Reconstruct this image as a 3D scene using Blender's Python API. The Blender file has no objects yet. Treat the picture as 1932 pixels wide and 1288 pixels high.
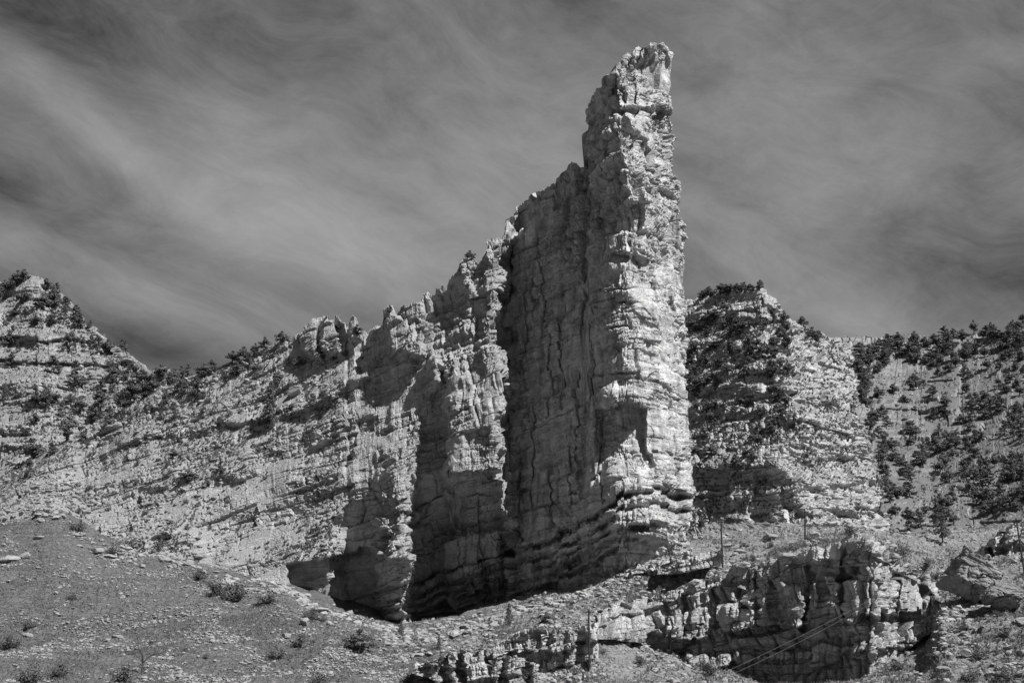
import bpy, math, random
import numpy as np

R = math.radians
random.seed(7)
rng = np.random.default_rng(11)
f32 = np.float32

# ------------------------------------------------------------------ camera
PITCH = 14.0
HFOV = 40.0
CAMZ = 1.7
cam = bpy.data.cameras.new('camera')
cam_ob = bpy.data.objects.new('camera', cam)
bpy.context.scene.collection.objects.link(cam_ob)
cam.sensor_width = 36
cam.lens = 18 / math.tan(R(HFOV / 2))
cam.clip_start = 0.5
cam.clip_end = 20000
cam_ob.location = (0, 0, CAMZ)
cam_ob.rotation_euler = (R(90 + PITCH), 0, 0)
SC = bpy.context.scene
SC.camera = cam_ob

# ------------------------------------------------------------------ light
SUN_EL, SUN_AZ = 48.0, 46.0          # azimuth measured from behind the camera towards the right
sv = np.array([math.cos(R(SUN_EL)) * math.sin(R(SUN_AZ)),
               -math.cos(R(SUN_EL)) * math.cos(R(SUN_AZ)), math.sin(R(SUN_EL))])
sun = bpy.data.lights.new('sun', 'SUN')
sun.energy = 5.0
sun.angle = R(0.5)
sun.color = (1, 0.995, 0.99)
sun_ob = bpy.data.objects.new('sun', sun)
SC.collection.objects.link(sun_ob)
from mathutils import Vector, kdtree
sun_ob.rotation_euler = Vector(sv).to_track_quat('Z', 'Y').to_euler()
sun_ob.location = (0, 0, 500)

world = bpy.data.worlds.new('World')
SC.world = world
world.use_nodes = True
NT = world.node_tree
NT.nodes.clear()


def N(nt, t, **kw):
    n = nt.nodes.new(t)
    for k, v in kw.items():
        setattr(n, k, v)
    return n


def sky_world():
    nt = NT
    L = nt.links.new
    out = N(nt, 'ShaderNodeOutputWorld')
    bg = N(nt, 'ShaderNodeBackground')
    bg.inputs['Strength'].default_value = 0.1
    L(bg.outputs[0], out.inputs[0])
    sky = N(nt, 'ShaderNodeTexSky')
    sky.sky_type = 'NISHITA'
    sky.sun_disc = False
    sky.sun_elevation = R(SUN_EL)
    sky.sun_rotation = math.atan2(sv[0], sv[1])
    sky.altitude = 1800
    bw = N(nt, 'ShaderNodeRGBToBW')
    L(sky.outputs[0], bw.inputs[0])

    def m(op, a, b=None, c=None, clamp=False):
        n = N(nt, 'ShaderNodeMath', operation=op, use_clamp=clamp)
        for i, v in enumerate((a, b, c)):
            if v is None:
                continue
            if isinstance(v, (int, float)):
                n.inputs[i].default_value = v
            else:
                L(v, n.inputs[i])
        return n.outputs[0]
    tc = N(nt, 'ShaderNodeTexCoord')
    sep = N(nt, 'ShaderNodeSeparateXYZ')
    L(tc.outputs['Generated'], sep.inputs[0])
    x, y, z = sep.outputs

    def lown(sc_, off):
        t = N(nt, 'ShaderNodeTexNoise')
        t.inputs['Scale'].default_value = sc_
        t.inputs['Detail'].default_value = 3
        mp = N(nt, 'ShaderNodeMapping')
        mp.inputs['Location'].default_value = (off, off * .7, 3)
        L(tc.outputs['Generated'], mp.inputs['Vector'])
        L(mp.outputs[0], t.inputs['Vector'])
        return m('SUBTRACT', t.outputs[0], .5)
    x0_, z0_ = x, z
    x = m('ADD', x, m('MULTIPLY', lown(4.0, 1.0), .10))
    z = m('ADD', z, m('MULTIPLY', lown(5.0, 9.0), .07))

    def streak(ang, sx, sz, det, seed, dist=0.0, rough=0.55):
        ca, sa = math.cos(R(ang)), math.sin(R(ang))
        a = m('ADD', m('MULTIPLY', x, ca * sx), m('MULTIPLY', z, sa * sx))
        b = m('ADD', m('MULTIPLY', x, -sa * sz), m('MULTIPLY', z, ca * sz))
        c = N(nt, 'ShaderNodeCombineXYZ')
        L(a, c.inputs[0])
        L(b, c.inputs[1])
        L(m('ADD', m('MULTIPLY', y, 2.0), seed), c.inputs[2])
        t = N(nt, 'ShaderNodeTexNoise')
        t.inputs['Scale'].default_value = 1.0
        t.inputs['Detail'].default_value = det
        t.inputs['Roughness'].default_value = rough
        t.inputs['Distortion'].default_value = dist
        L(c.outputs[0], t.inputs['Vector'])
        return t.outputs[0]

    def blob(x0, z0, ang, la, lb):
        ca, sa = math.cos(R(ang)), math.sin(R(ang))
        dx, dz = m('SUBTRACT', m('ADD', m('MULTIPLY', x, .5), m('MULTIPLY', x0_, .5)), x0), m('SUBTRACT', m('ADD', m('MULTIPLY', z, .5), m('MULTIPLY', z0_, .5)), z0)
        a = m('DIVIDE', m('ADD', m('MULTIPLY', dx, ca), m('MULTIPLY', dz, sa)), la)
        b = m('DIVIDE', m('ADD', m('MULTIPLY', dx, -sa), m('MULTIPLY', dz, ca)), lb)
        d = m('ADD', m('MULTIPLY', a, a), m('MULTIPLY', b, b))
        e = m('POWER', 2.718, m('MULTIPLY', d, -1.0))
        return m('MULTIPLY', e, m('GREATER_THAN', y, 0.0))
    # cirrus sheets: long soft streaks of several directions
    s1 = streak(-28, 3.0, 9, 6, 1.3, 0.6)
    s2 = streak(20, 3.0, 10, 5, 7.7, 0.8)
    s3 = streak(-16, 11, 26, 10, 3.1, 0.6, 0.74)
    s4 = streak(-30, 18, 80, 9, 5.1, 0.6, 0.78)
    s5 = streak(10, 22, 30, 8, 15.1, 0.2, 0.7)
    big = streak(-15, 2.0, 4.0, 3, 11.0, 0.3)
    cl = m('ADD', m('MULTIPLY', s1, 0.50), m('MULTIPLY', s2, 0.28))
    cl = m('ADD', cl, m('MULTIPLY', s3, 0.42))
    cl = m('ADD', cl, m('ADD', m("MULTIPLY", s4, 0.09), m('MULTIPLY', m('SUBTRACT', s5, .5), 0.18)))
    cl = m('ADD', cl, m('MULTIPLY', big, 0.30))
    cl = m("SUBTRACT", cl, 0.63)
    for b in BLOBS:
        cl = m('ADD', cl, m('MULTIPLY', blob(*b[:5]), b[5]))
    cl = m('MAXIMUM', cl, 0.0)
    # a bit darker towards the zenith, paler to the horizon (the sky itself), then clouds on top
    base = m('MULTIPLY', bw.outputs[0], SKY_GAIN)
    tot = m('ADD', base, m('MULTIPLY', cl, CLOUD_GAIN))
    comb = N(nt, 'ShaderNodeCombineColor')
    for i in range(3):
        L(tot, comb.inputs[i])
    L(comb.outputs[0], bg.inputs['Color'])


SKY_GAIN = 0.13
CLOUD_GAIN = 4.0


def pdir(px, py):
    """direction (x, z) of the sky at a point named by its bearing"""
    f = 966 / math.tan(R(HFOV / 2))
    xr, yr = (px - 966) / f, (644 - py) / f
    d = Vector((xr, math.cos(R(PITCH)) - yr * math.sin(R(PITCH)), math.sin(R(PITCH)) + yr * math.cos(R(PITCH))))
    d.normalize()
    return d.x, d.z


def B(px, py, ang, la, lb, amt):
    a, b = pdir(px, py)
    return (a, b, ang, la, lb, amt)


BLOBS = [
    B(966, 330, 0, .60, .42, .16),
    B(150, 215, -35, .10, .015, .22), B(430, 340, -28, .13, .05, .16), B(640, 440, -18, .12, .035, .14),
    B(500, 150, -25, .12, .04, .05), B(900, 330, -10, .09, .06, .08), B(280, 560, -24, .09, .012, .12),
    B(100, 530, -22, .08, .014, .10), B(0, 460, 0, .05, .01, .08),
    B(1500, 330, -60, .09, .05, .07), B(1700, 260, 35, .10, .04, .15), B(1660, 600, -30, .05, .02, .13),
    B(1850, 100, 0, .08, .05, -.12), B(1830, 540, 0, .05, .04, -.08), B(60, 40, -30, .10, .05, -.12),
    B(1250, 60, 0, .10, .05, -.04), B(260, 655, -20, .09, .022, -.26), B(620, 570, -15, .08, .012, -.08),
    B(60, 380, -25, .08, .02, -.08), B(1450, 520, 0, .05, .03, -.03),
]
sky_world()
SC.view_settings.view_transform = 'Standard'
SC.view_settings.look = 'None'
SC.view_settings.exposure = 0.4
SC.view_settings.gamma = 1.0

# ------------------------------------------------------------------ helpers
FPX = 966 / math.tan(R(HFOV / 2))
CT, ST = math.cos(R(PITCH)), math.sin(R(PITCH))


def P(px, py, Y):
    """world point at depth Y (metres) on the bearing named by px, py"""
    px, py, Y = np.broadcast_arrays(np.asarray(px, float), np.asarray(py, float), np.asarray(Y, float))
    xr, yr = (px - 966) / FPX, (644 - py) / FPX
    t = Y / (CT - yr * ST)
    return np.stack([xr * t, Y, CAMZ + t * (ST + yr * CT)], -1)


def proj(p):
    x, y, z = p[..., 0], p[..., 1], p[..., 2] - CAMZ
    d = y * CT + z * ST
    return 966 + FPX * x / d, 644 - FPX * (-y * ST + z * CT) / d


def h32(ix, iy, iz, seed):
    h = (ix.astype(np.int64) * 374761393 + iy.astype(np.int64) * 668265263 + iz.astype(np.int64) * 2147483647 + seed * 974634777) & 0xFFFFFFFF
    h = h.astype(np.uint32)
    h ^= h >> np.uint32(15)
    h *= np.uint32(2246822519)
    h ^= h >> np.uint32(13)
    h *= np.uint32(3266489917)
    h ^= h >> np.uint32(16)
    return h


def hf(h):
    return (h & np.uint32(0xFFFF)).astype(f32) / f32(65535)


def hf2(h):
    return (h >> np.uint32(16)).astype(f32) / f32(65535)


def vn(p, seed=0):
    """value noise -1..1"""
    i = np.floor(p)
    f = (p - i).astype(f32)
    i = i.astype(np.int64)
    f = f * f * (3 - 2 * f)
    r = 0
    for dx in (0, 1):
        wx = f[..., 0] if dx else 1 - f[..., 0]
        for dy in (0, 1):
            wy = f[..., 1] if dy else 1 - f[..., 1]
            for dz in (0, 1):
                wz = f[..., 2] if dz else 1 - f[..., 2]
                r = r + hf(h32(i[..., 0] + dx, i[..., 1] + dy, i[..., 2] + dz, seed)) * wx * wy * wz
    return r * 2 - 1


def fbm(p, o=4, seed=0, g=0.5):
    r, a = 0, 1.0
    for k in range(o):
        r = r + a * vn(p * (2.03 ** k) + 17.3 * k, seed + k)
        a *= g
    return r


def voro(p, seed=0):
    """nearest of 8 jittered cells: F1, F2, random per cell, tilted facet value per cell"""
    b = np.floor(p - 0.5)
    F1 = np.full(p.shape[:-1], 9., f32)
    F2 = F1.copy()
    hr = np.zeros_like(F1)
    fc = np.zeros_like(F1)
    for dx in (0, 1):
        for dy in (0, 1):
            for dz in (0, 1):
                c = b + np.array([dx, dy, dz])
                ci = c.astype(np.int64)
                h = h32(ci[..., 0], ci[..., 1], ci[..., 2], seed)
                a1, a2 = hf(h), hf2(h)
                h2 = h * np.uint32(747796405) + np.uint32(2891336453)
                h2 ^= h2 >> np.uint32(16)
                a3, a4 = hf(h2), hf2(h2)
                ox = (p[..., 0] - c[..., 0] - 0.5 - (a1 - .5) * .8).astype(f32)
                oy = (p[..., 1] - c[..., 1] - 0.5 - (a2 - .5) * .8).astype(f32)
                oz = (p[..., 2] - c[..., 2] - 0.5 - (a3 - .5) * .8).astype(f32)
                d = np.sqrt(ox * ox + oy * oy + oz * oz)
                near = d < F1
                F2 = np.where(near, F1, np.minimum(F2, d))
                hr = np.where(near, a4, hr)
                t = ox * (a2 - .5) * 2 + oy * (a1 - .5) * 2 + oz * (a3 * 1.2 - .9)
                fc = np.where(near, t, fc)
                F1 = np.where(near, d, F1)
    return F1, F2, hr, fc


def sst(a, b, x):
    t = np.clip((x - a) / (b - a), 0, 1)
    return t * t * (3 - 2 * t)


def box(x, y, x0, x1, y0, y1, sx=6, sy=6):
    return sst(x0 - sx, x0 + sx, x) * sst(x1 + sx, x1 - sx, x) * sst(y0 - sy, y0 + sy, y) * sst(y1 + sy, y1 - sy, y)


def I(x, pts):
    return np.interp(x, [p[0] for p in pts], [p[1] for p in pts])


def normals(g):
    du = np.gradient(g, axis=1)
    dv = np.gradient(g, axis=0)
    n = np.cross(du, dv)
    return n / (np.linalg.norm(n, axis=-1, keepdims=True) + 1e-9)


def blur(a, k):
    for _ in range(3):
        for ax in (0, 1):
            c = np.cumsum(np.concatenate([np.repeat(np.take(a, [0], ax), k + 1, ax), a, np.repeat(np.take(a, [-1], ax), k, ax)], ax), ax)
            n = a.shape[ax]
            a = (np.take(c, np.arange(2 * k + 1, 2 * k + 1 + n), ax) - np.take(c, np.arange(0, n), ax)) / (2 * k + 1)
    return a


def rock(g, seed, bed=None, sc=1.0, amps=(2.6, 1.3, .6, .28), flat=0.5, crack=.55, strata=.7, warp=1.0, joint=.6, smin=0.0):
    """blocky, bedded displacement amount for the points g"""
    q = g.astype(float).copy()
    if bed is not None:
        q[..., 2] = q[..., 2] - bed(q[..., 0])
    w = np.stack([vn(q / 9 / sc, seed + 50), vn(q / 9 / sc, seed + 51), .45 * vn(q / 11 / sc, seed + 52)], -1)
    w2 = np.stack([vn(q / 2.2 / sc, seed + 60), vn(q / 2.2 / sc, seed + 61), .4 * vn(q / 2.2 / sc, seed + 62)], -1)
    q = q + w * 1.8 * sc * warp + w2 * .22 * sc * warp
    d = 0
    sizes = (11., 4.6, 1.9, .85)
    for k, (s, a) in enumerate(zip(sizes, amps)):
        if a == 0:
            continue
        s = s * sc
        F1, F2, hr, fc = voro(q / np.array([s * 1.25, s * 1.25, s * (flat if k != 1 else min(1., flat * 1.4))]), seed + k * 7)
        d = d + a * sc * ((hr - .5) * .85 + fc * 1.05)
        d = d - crack * min(a * sc, .35 + .35 * a * sc) * np.exp(-((F2 - F1) * s / (.22 + .03 * s)) ** 2)
    # beds: thin layers that stand proud or weather back
    if strata:
        lat = np.stack([q[..., 0] / 30 / sc, q[..., 1] / 30 / sc], -1)
        for s, a in ((3.2, 1.0), (1.1, .5), (.5, .22)):
            if s * sc < smin:
                continue
            p = np.stack([lat[..., 0], lat[..., 1], q[..., 2] / s / sc], -1)
            v = vn(p, seed + 90)
            mk = .25 + .75 * sst(-.15, .45, vn(q / (9 + 4 * s) / sc, seed + 95 + int(s)))
            d = d + strata * a * sc * (np.clip(v * 3, -1, 1)) * .5 * mk
    # steep joints that split the beds into columns
    hx = q[..., 0] * .8 + q[..., 1] * .6
    hy = q[..., 1] * .8 - q[..., 0] * .6
    for s, a in ((7., .9), (2.6, .5)):
        v = vn(np.stack([hx / s / sc, hy / s / sc, q[..., 2] / s / 5 / sc], -1), seed + 120 + int(s))
        d = d + joint * a * sc * np.clip(v * 3.5, -1, 1)
    return d


def jcell(x, salt, seed):
    """1-D cells with uneven widths: id, position 0..1 inside, width"""
    i = np.floor(x)
    ii = i.astype(np.int64)
    z = np.zeros_like(ii)

    def bd(k):
        return k + .15 + .7 * hf(h32(k.astype(np.int64), salt, z, seed))
    c = np.where(x >= bd(ii), ii, ii - 1)
    l, r = bd(c), bd(c + 1)
    return c, (x - l) / (r - l), r - l


def arc(g):
    """distance along the wall, measured on the horizontal"""
    m = g[int(g.shape[0] * .35)]
    d = np.hypot(np.diff(m[:, 0]), np.diff(m[:, 1]))
    k = 9
    d = np.convolve(np.pad(d, k, 'edge'), np.ones(2 * k + 1) / (2 * k + 1), 'valid')
    s = np.concatenate([[0], np.cumsum(d)])
    return np.broadcast_to(s, g.shape[:2]).astype(float)


def blocks(g, S, seed, bed, sc=1.0, levels=((9., 5., 1.5), (3.6, 1.9, .75), (1.5, .8, .33)), vor=1.0, massive=.6, crack=1.0, shear=.25):
    """jointed and bedded rock: layers split by joints into flat-faced blocks, each standing out or set back"""
    S = S / sc
    b = (g[..., 2] - bed(g[..., 0])) / sc
    z0 = np.zeros_like(S)
    q3 = np.stack([S / 22, b / 9, z0], -1)
    b = b + 1.3 * vn(q3, seed + 1) + .22 * vn(q3 * np.array([3.7, 3.1, 1]), seed + 2) + .07 * vn(q3 * np.array([19., 16, 1]), seed + 12)
    S = S + 1.2 * vn(q3 * 1.7, seed + 3) + .2 * vn(q3 * np.array([7, 3., 1]), seed + 4) + .08 * vn(q3 * np.array([30., 13, 1]), seed + 13)
    mass = sst(-.05, .45, vn(np.stack([S / 11, b / 8, z0], -1), seed + 5))      # patches of unbroken rock
    d = np.zeros_like(S)
    for k, (lw, lh, a) in enumerate(levels):
        xb = b / lh + .35 * vn(np.stack([S / lw / 3, b / lh / 3, z0], -1), seed + 20 + k)
        L_, tb, wb = jcell(xb, np.zeros(S.shape, np.int64), seed + 30 + k)
        hl = hf(h32(L_, L_ * 0, L_ * 0, seed + 40 + k))
        xs = S / lw / (.6 + .9 * hl) + hl * 57 + (hl - .5) * shear * b / lw
        C_, ts, ws = jcell(xs, L_, seed + 50 + k)
        h = h32(C_, L_, L_ * 0, seed + 60 + k)
        h1, h2 = hf(h), hf2(h)
        hh = h * np.uint32(747796405) + np.uint32(2891336453)
        hh ^= hh >> np.uint32(16)
        h3, h4 = hf(hh), hf2(hh)
        t = a * ((h1 - .5) * .9 + (hl - .5) * .9)
        t = t + a * ((ts - .5) * (h2 - .5) * 1.5 + (tb - .5) * (h3 - .30) * 1.1)
        t = t - a * 1.0 * (h4 < .10)
        mt = np.minimum(lw * ws * .8, 40)
        es = np.minimum(ts, 1 - ts) * lw * ws * sc
        eb = np.minimum(tb, 1 - tb) * lh * wb * sc
        cw = .16 + .03 * lh
        t = t - crack * (.25 + .35 * a) * np.maximum(1.15 * np.exp(-(es / cw) ** 2) * (h2 > .25), .75 * np.exp(-(eb / cw) ** 2) * (h4 > .25))
        fade = 1 if k == 0 else (1 - massive * mass)
        d = d + t * sc * fade
    if vor:
        for k, (s_, a) in enumerate(((9., 1.0), (3.2, .45))):
            F1, F2, hr, fc = voro(np.stack([S / s_, b / s_ * 1.3, g[..., 1] / s_ / 3], -1), seed + 80 + k)
            d = d + vor * sc * a * ((hr - .5) * .4 + fc * 1.1)
    return d


COL = SC.collection


def link(o, parent=None):
    COL.objects.link(o)
    if parent is not None:
        o.parent = parent
    return o


def grid_ob(name, g, mat, parent=None, smooth=False):
    nv, nu = g.shape[:2]
    me = bpy.data.meshes.new(name)
    n = nv * nu
    me.vertices.add(n)
    me.vertices.foreach_set('co', g.reshape(-1).astype(f32))
    idx = np.arange(n).reshape(nv, nu)
    q = np.stack([idx[:-1, :-1], idx[:-1, 1:], idx[1:, 1:], idx[1:, :-1]], -1).reshape(-1, 4)
    me.loops.add(q.size)
    me.loops.foreach_set('vertex_index', q.reshape(-1).astype(np.int32))
    me.polygons.add(len(q))
    me.polygons.foreach_set('loop_start', (np.arange(len(q)) * 4).astype(np.int32))
    me.polygons.foreach_set('use_smooth', np.full(len(q), smooth))
    me.update(calc_edges=True)
    me.materials.append(mat)
    o = bpy.data.objects.new(name, me)
    return link(o, parent)


def mesh_from(name, V, F, mat=None):
    """V (n,3), F (m,k) index array, all faces the same number of corners"""
    me = bpy.data.meshes.new(name)
    me.vertices.add(len(V))
    me.vertices.foreach_set('co', np.asarray(V, f32).reshape(-1))
    F = np.asarray(F, np.int32)
    k = F.shape[1]
    me.loops.add(F.size)
    me.loops.foreach_set('vertex_index', F.reshape(-1))
    me.polygons.add(len(F))
    me.polygons.foreach_set('loop_start', (np.arange(len(F)) * k).astype(np.int32))
    me.polygons.foreach_set('use_smooth', np.zeros(len(F), bool))
    me.update(calc_edges=True)
    if mat:
        me.materials.append(mat)
    return me


def ob(name, me, parent=None):
    return link(bpy.data.objects.new(name, me), parent)


def empty(name, loc=(0, 0, 0), rz=0):
    o = bpy.data.objects.new(name, None)
    o.location = loc
    o.rotation_euler = (0, 0, rz)
    o.empty_display_size = 0.5
    return link(o)


def tag(o, label=None, cat=None, group=None, kind=None):
    if label:
        o['label'] = label
    if cat:
        o['category'] = cat
    if group:
        o['group'] = group
    if kind:
        o['kind'] = kind
    return o


# ------------------------------------------------------------------ materials
def rock_mat(name, lo, hi, soil=None, soil_from=.78, stain=.35, bump=.5, sz=1.0, zone=None):
    m = bpy.data.materials.new(name)
    m.use_nodes = True
    nt = m.node_tree
    L = nt.links.new
    bs = nt.nodes['Principled BSDF']
    bs.inputs['Roughness'].default_value = .92
    bs.inputs['Specular IOR Level'].default_value = .15
    tc = N(nt, 'ShaderNodeTexCoord')

    def noise(scale, det, vec=None, rough=.6, dist=0):
        t = N(nt, 'ShaderNodeTexNoise')
        t.inputs['Scale'].default_value = scale
        t.inputs['Detail'].default_value = det
        t.inputs['Roughness'].default_value = rough
        t.inputs['Distortion'].default_value = dist
        L(vec if vec is not None else tc.outputs['Object'], t.inputs['Vector'])
        return t.outputs[0]

    def ramp(v, a, b, c0, c1):
        r = N(nt, 'ShaderNodeMapRange')
        r.inputs['From Min'].default_value = a
        r.inputs['From Max'].default_value = b
        r.inputs['To Min'].default_value = c0
        r.inputs['To Max'].default_value = c1
        L(v, r.inputs['Value'])
        return r.outputs[0]

    def mul(a, b, op='MULTIPLY'):
        n = N(nt, 'ShaderNodeMath', operation=op)
        for i, v in enumerate((a, b)):
            if isinstance(v, (int, float)):
                n.inputs[i].default_value = v
            else:
                L(v, n.inputs[i])
        return n.outputs[0]
    base = ramp(noise(.35 * sz, 8, rough=.7), .35, .65, lo, hi)
    # vertical desert-varnish streaks
    mp = N(nt, 'ShaderNodeMapping')
    mp.inputs['Scale'].default_value = (.28, .28, .035)
    L(tc.outputs['Object'], mp.inputs['Vector'])
    st = ramp(noise(1.0, 6, mp.outputs[0], .65, .4), .50, .66, 1.0, 1 - stain)
    # thin bed lines
    mb = N(nt, 'ShaderNodeMapping')
    mb.inputs['Scale'].default_value = (.06, .06, 1.3)
    L(tc.outputs['Object'], mb.inputs['Vector'])
    bd = ramp(noise(1.0, 5, mb.outputs[0], .7, .5), .35, .6, .78, 1.06)
    col = mul(mul(base, st), bd)
    fine = ramp(noise(3.5 * sz, 5, rough=.75), .3, .7, .72, 1.22)
    col = mul(col, fine)
    if soil is not None:
        ge = N(nt, 'ShaderNodeNewGeometry')
        sp = N(nt, 'ShaderNodeSeparateXYZ')
        L(ge.outputs['Normal'], sp.inputs[0])
        k = mul(sp.outputs[2], mul(noise(.5, 5), .35), 'ADD')
        k = ramp(k, soil_from + .12, soil_from + .24, 0, 1)
        k = mul(k, 1.0)
        mx = N(nt, 'ShaderNodeMix')
        mx.data_type = 'FLOAT'
        L(k, mx.inputs['Factor'])
        L(col, mx.inputs['A'])
        so = mul(ramp(noise(2.2, 6, rough=.8), .3, .7, .6, 1.5), soil)
        L(so, mx.inputs['B'])
        col = mx.outputs['Result']
    if zone is not None:
        # pale gravel takes over from the darker talus soil eastwards, in uneven tongues
        zs = N(nt, 'ShaderNodeSeparateXYZ')
        L(tc.outputs['Object'], zs.inputs[0])
        zx = mul(zs.outputs[0], ramp(noise(.07, 5, rough=.7), .3, .7, -14, 14), 'ADD')
        col = mul(col, ramp(zx, zone[0], zone[1], 1.0, zone[2]))
    cc = N(nt, 'ShaderNodeCombineColor')
    for i in range(3):
        L(col, cc.inputs[i])
    L(cc.outputs[0], bs.inputs['Base Color'])
    hgt = mul(mul(noise(1.2 * sz, 7, rough=.8), .55), mul(noise(1.0, 5, mb.outputs[0], .7, .5), .25), 'ADD')
    # fine fractures
    for vs, wgt in ((.55, 1.1), (1.6, .5)):
        mv = N(nt, 'ShaderNodeMapping')
        mv.inputs['Scale'].default_value = (vs * .8, vs * .8, vs * 2.0)
        L(tc.outputs['Object'], mv.inputs['Vector'])
        wn = N(nt, 'ShaderNodeTexNoise')
        wn.inputs['Scale'].default_value = 1.3
        L(mv.outputs[0], wn.inputs['Vector'])
        va = N(nt, 'ShaderNodeVectorMath', operation='MULTIPLY_ADD')
        va.inputs[1].default_value = (.3, .3, .3)
        L(wn.outputs['Color'], va.inputs[0])
        L(mv.outputs[0], va.inputs[2])
        vo = N(nt, 'ShaderNodeTexVoronoi')
        vo.feature = 'DISTANCE_TO_EDGE'
        vo.inputs['Scale'].default_value = 1.0
        L(va.outputs[0], vo.inputs['Vector'])
        hgt = mul(hgt, mul(ramp(vo.outputs['Distance'], 0, .09, -1, 0), wgt * .5), 'ADD')
        vc = N(nt, 'ShaderNodeTexVoronoi')
        vc.inputs['Scale'].default_value = 1.0
        L(va.outputs[0], vc.inputs['Vector'])
        sx_ = N(nt, 'ShaderNodeSeparateColor')
        L(vc.outputs['Color'], sx_.inputs[0])
        hgt = mul(hgt, mul(sx_.outputs[0], wgt * .45), 'ADD')
    bp = N(nt, 'ShaderNodeBump')
    bp.inputs['Strength'].default_value = bump
    bp.inputs['Distance'].default_value = .6
    L(hgt, bp.inputs['Height'])
    L(bp.outputs[0], bs.inputs['Normal'])
    return m


def plain_mat(name, v, var=.3, scale=2.0, rough=.85, transl=0):
    m = bpy.data.materials.new(name)
    m.use_nodes = True
    nt = m.node_tree
    L = nt.links.new
    bs = nt.nodes['Principled BSDF']
    bs.inputs['Roughness'].default_value = rough
    bs.inputs['Specular IOR Level'].default_value = .2
    tc = N(nt, 'ShaderNodeTexCoord')
    t = N(nt, 'ShaderNodeTexNoise')
    t.inputs['Scale'].default_value = scale
    t.inputs['Detail'].default_value = 4
    L(tc.outputs['Object'], t.inputs['Vector'])
    r = N(nt, 'ShaderNodeMapRange')
    r.inputs['From Min'].default_value = .3
    r.inputs['From Max'].default_value = .7
    r.inputs['To Min'].default_value = v * (1 - var)
    r.inputs['To Max'].default_value = v * (1 + var)
    L(t.outputs[0], r.inputs['Value'])
    cc = N(nt, 'ShaderNodeCombineColor')
    for i in range(3):
        L(r.outputs[0], cc.inputs[i])
    L(cc.outputs[0], bs.inputs['Base Color'])
    return m


M_FIN = rock_mat('pale_sandstone', .34, .67, soil=.20, soil_from=.80, stain=.58)
M_SLOPE = rock_mat('broken_rock', .31, .51, soil=.26, soil_from=.50, stain=.08)
M_RIGHTFIN = rock_mat('right_fin_rock', .36, .62, soil=.22, soil_from=.66, stain=.15)
M_HILL = rock_mat('hill_rock', .27, .46, soil=.2, soil_from=.62, stain=.05)
M_HILLR = rock_mat('right_hill_rock', .21, .36, soil=.15, soil_from=.62, stain=.05)
M_OUT = rock_mat('outcrop_rock', .34, .56, soil=.2, soil_from=.7, stain=.4)
M_BOULD = rock_mat('boulder_rock', .26, .42, stain=.3, sz=2)
M_GIANT = rock_mat('giant_boulder_rock', .16, .27, stain=.3, sz=1.5)
M_STONE = rock_mat('loose_stone', .26, .46, stain=.1, sz=3)
M_SOIL = rock_mat('talus_soil', .135, .22, stain=.1, bump=.9, sz=3, zone=(-22, -2, 1.7))
M_LEAF = plain_mat('juniper_leaf', .13, .4, 1.5)
M_PINE = plain_mat('pine_needles', .13, .4, 1.5)
M_BUSH = plain_mat('sage_leaf', .12, .35, 2.0)
M_GRASS = plain_mat('dry_grass', .15, .35, 1.0)
M_BARK = plain_mat('bark', .06, .3, 4.0)
M_WOOD = plain_mat('weathered_pole_wood', .035, .3, 3.0)
M_METAL = plain_mat('wire_metal', .27, .1, 1.0, .4)
M_GLASS = plain_mat('insulator', .2, .1, 1.0, .3)

# ================================================================== ROCK RIDGE WITH SPIRE
CREST = [(-500, 1060), (-300, 1000), (-150, 945), (0, 888), (50, 862), (100, 838), (160, 808), (200, 788), (270, 745), (350, 708), (400, 688), (450, 668), (500, 650),
         (540, 636), (572, 626), (578, 612), (590, 604), (612, 600), (628, 597), (650, 599), (656, 618), (662, 600), (669, 594),
         (680, 622), (700, 622), (730, 612), (735, 590), (770, 575), (800, 562), (830, 545), (850, 527), (862, 505), (872, 487),
         (885, 478), (900, 486), (908, 494), (914, 462), (925, 449), (944, 447), (950, 440), (953, 418), (965, 402), (985, 384),
         (1010, 364), (1040, 346), (1058, 338), (1070, 320), (1080, 307), (1092, 310), (1106, 322), (1109, 318), (1112, 203),
         (1118, 192), (1136, 176), (1140, 166), (1150, 160), (1153, 142), (1160, 138), (1163, 121), (1172, 118), (1175, 103), (1190, 100), (1194, 90), (1212, 87), (1216, 82), (1240, 84), (1246, 81), (1256, 87), (1290, 90)]
BASE = [(-500, 1010), (-200, 990), (0, 975), (60, 962), (100, 962), (170, 1025), (260, 1042), (350, 1052), (400, 1090), (470, 1100), (540, 1106), (600, 1140),
        (660, 1165), (760, 1200), (860, 1185), (950, 1158), (1100, 1116), (1200, 1070), (1250, 1046), (1300, 1020), (1400, 1020)]
XR = [(60, 1250), (84, 1250), (92, 1259), (108, 1261), (122, 1252), (150, 1254), (178, 1259), (196, 1266), (212, 1264), (224, 1254), (260, 1259), (300, 1258), (325, 1266),
      (350, 1275), (380, 1280), (405, 1282), (440, 1283), (480, 1288), (520, 1291), (560, 1293), (600, 1296), (628, 1300), (645, 1292), (700, 1290),
      (760, 1294), (820, 1299), (880, 1305), (925, 1304), (936, 1298), (970, 1298), (1000, 1296), (1020, 1297), (1060, 1292), (1200, 1285)]
YB = [(-500, 372), (0, 350), (150, 345), (300, 340), (450, 334), (545, 330), (620, 327), (690, 323), (745, 318), (790, 320), (830, 323), (850, 319), (900, 317),
      (945, 316), (960, 329), (1000, 321), (1060, 312), (1110, 304), (1150, 297), (1190, 296), (1240, 301), (1290, 316)]
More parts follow.
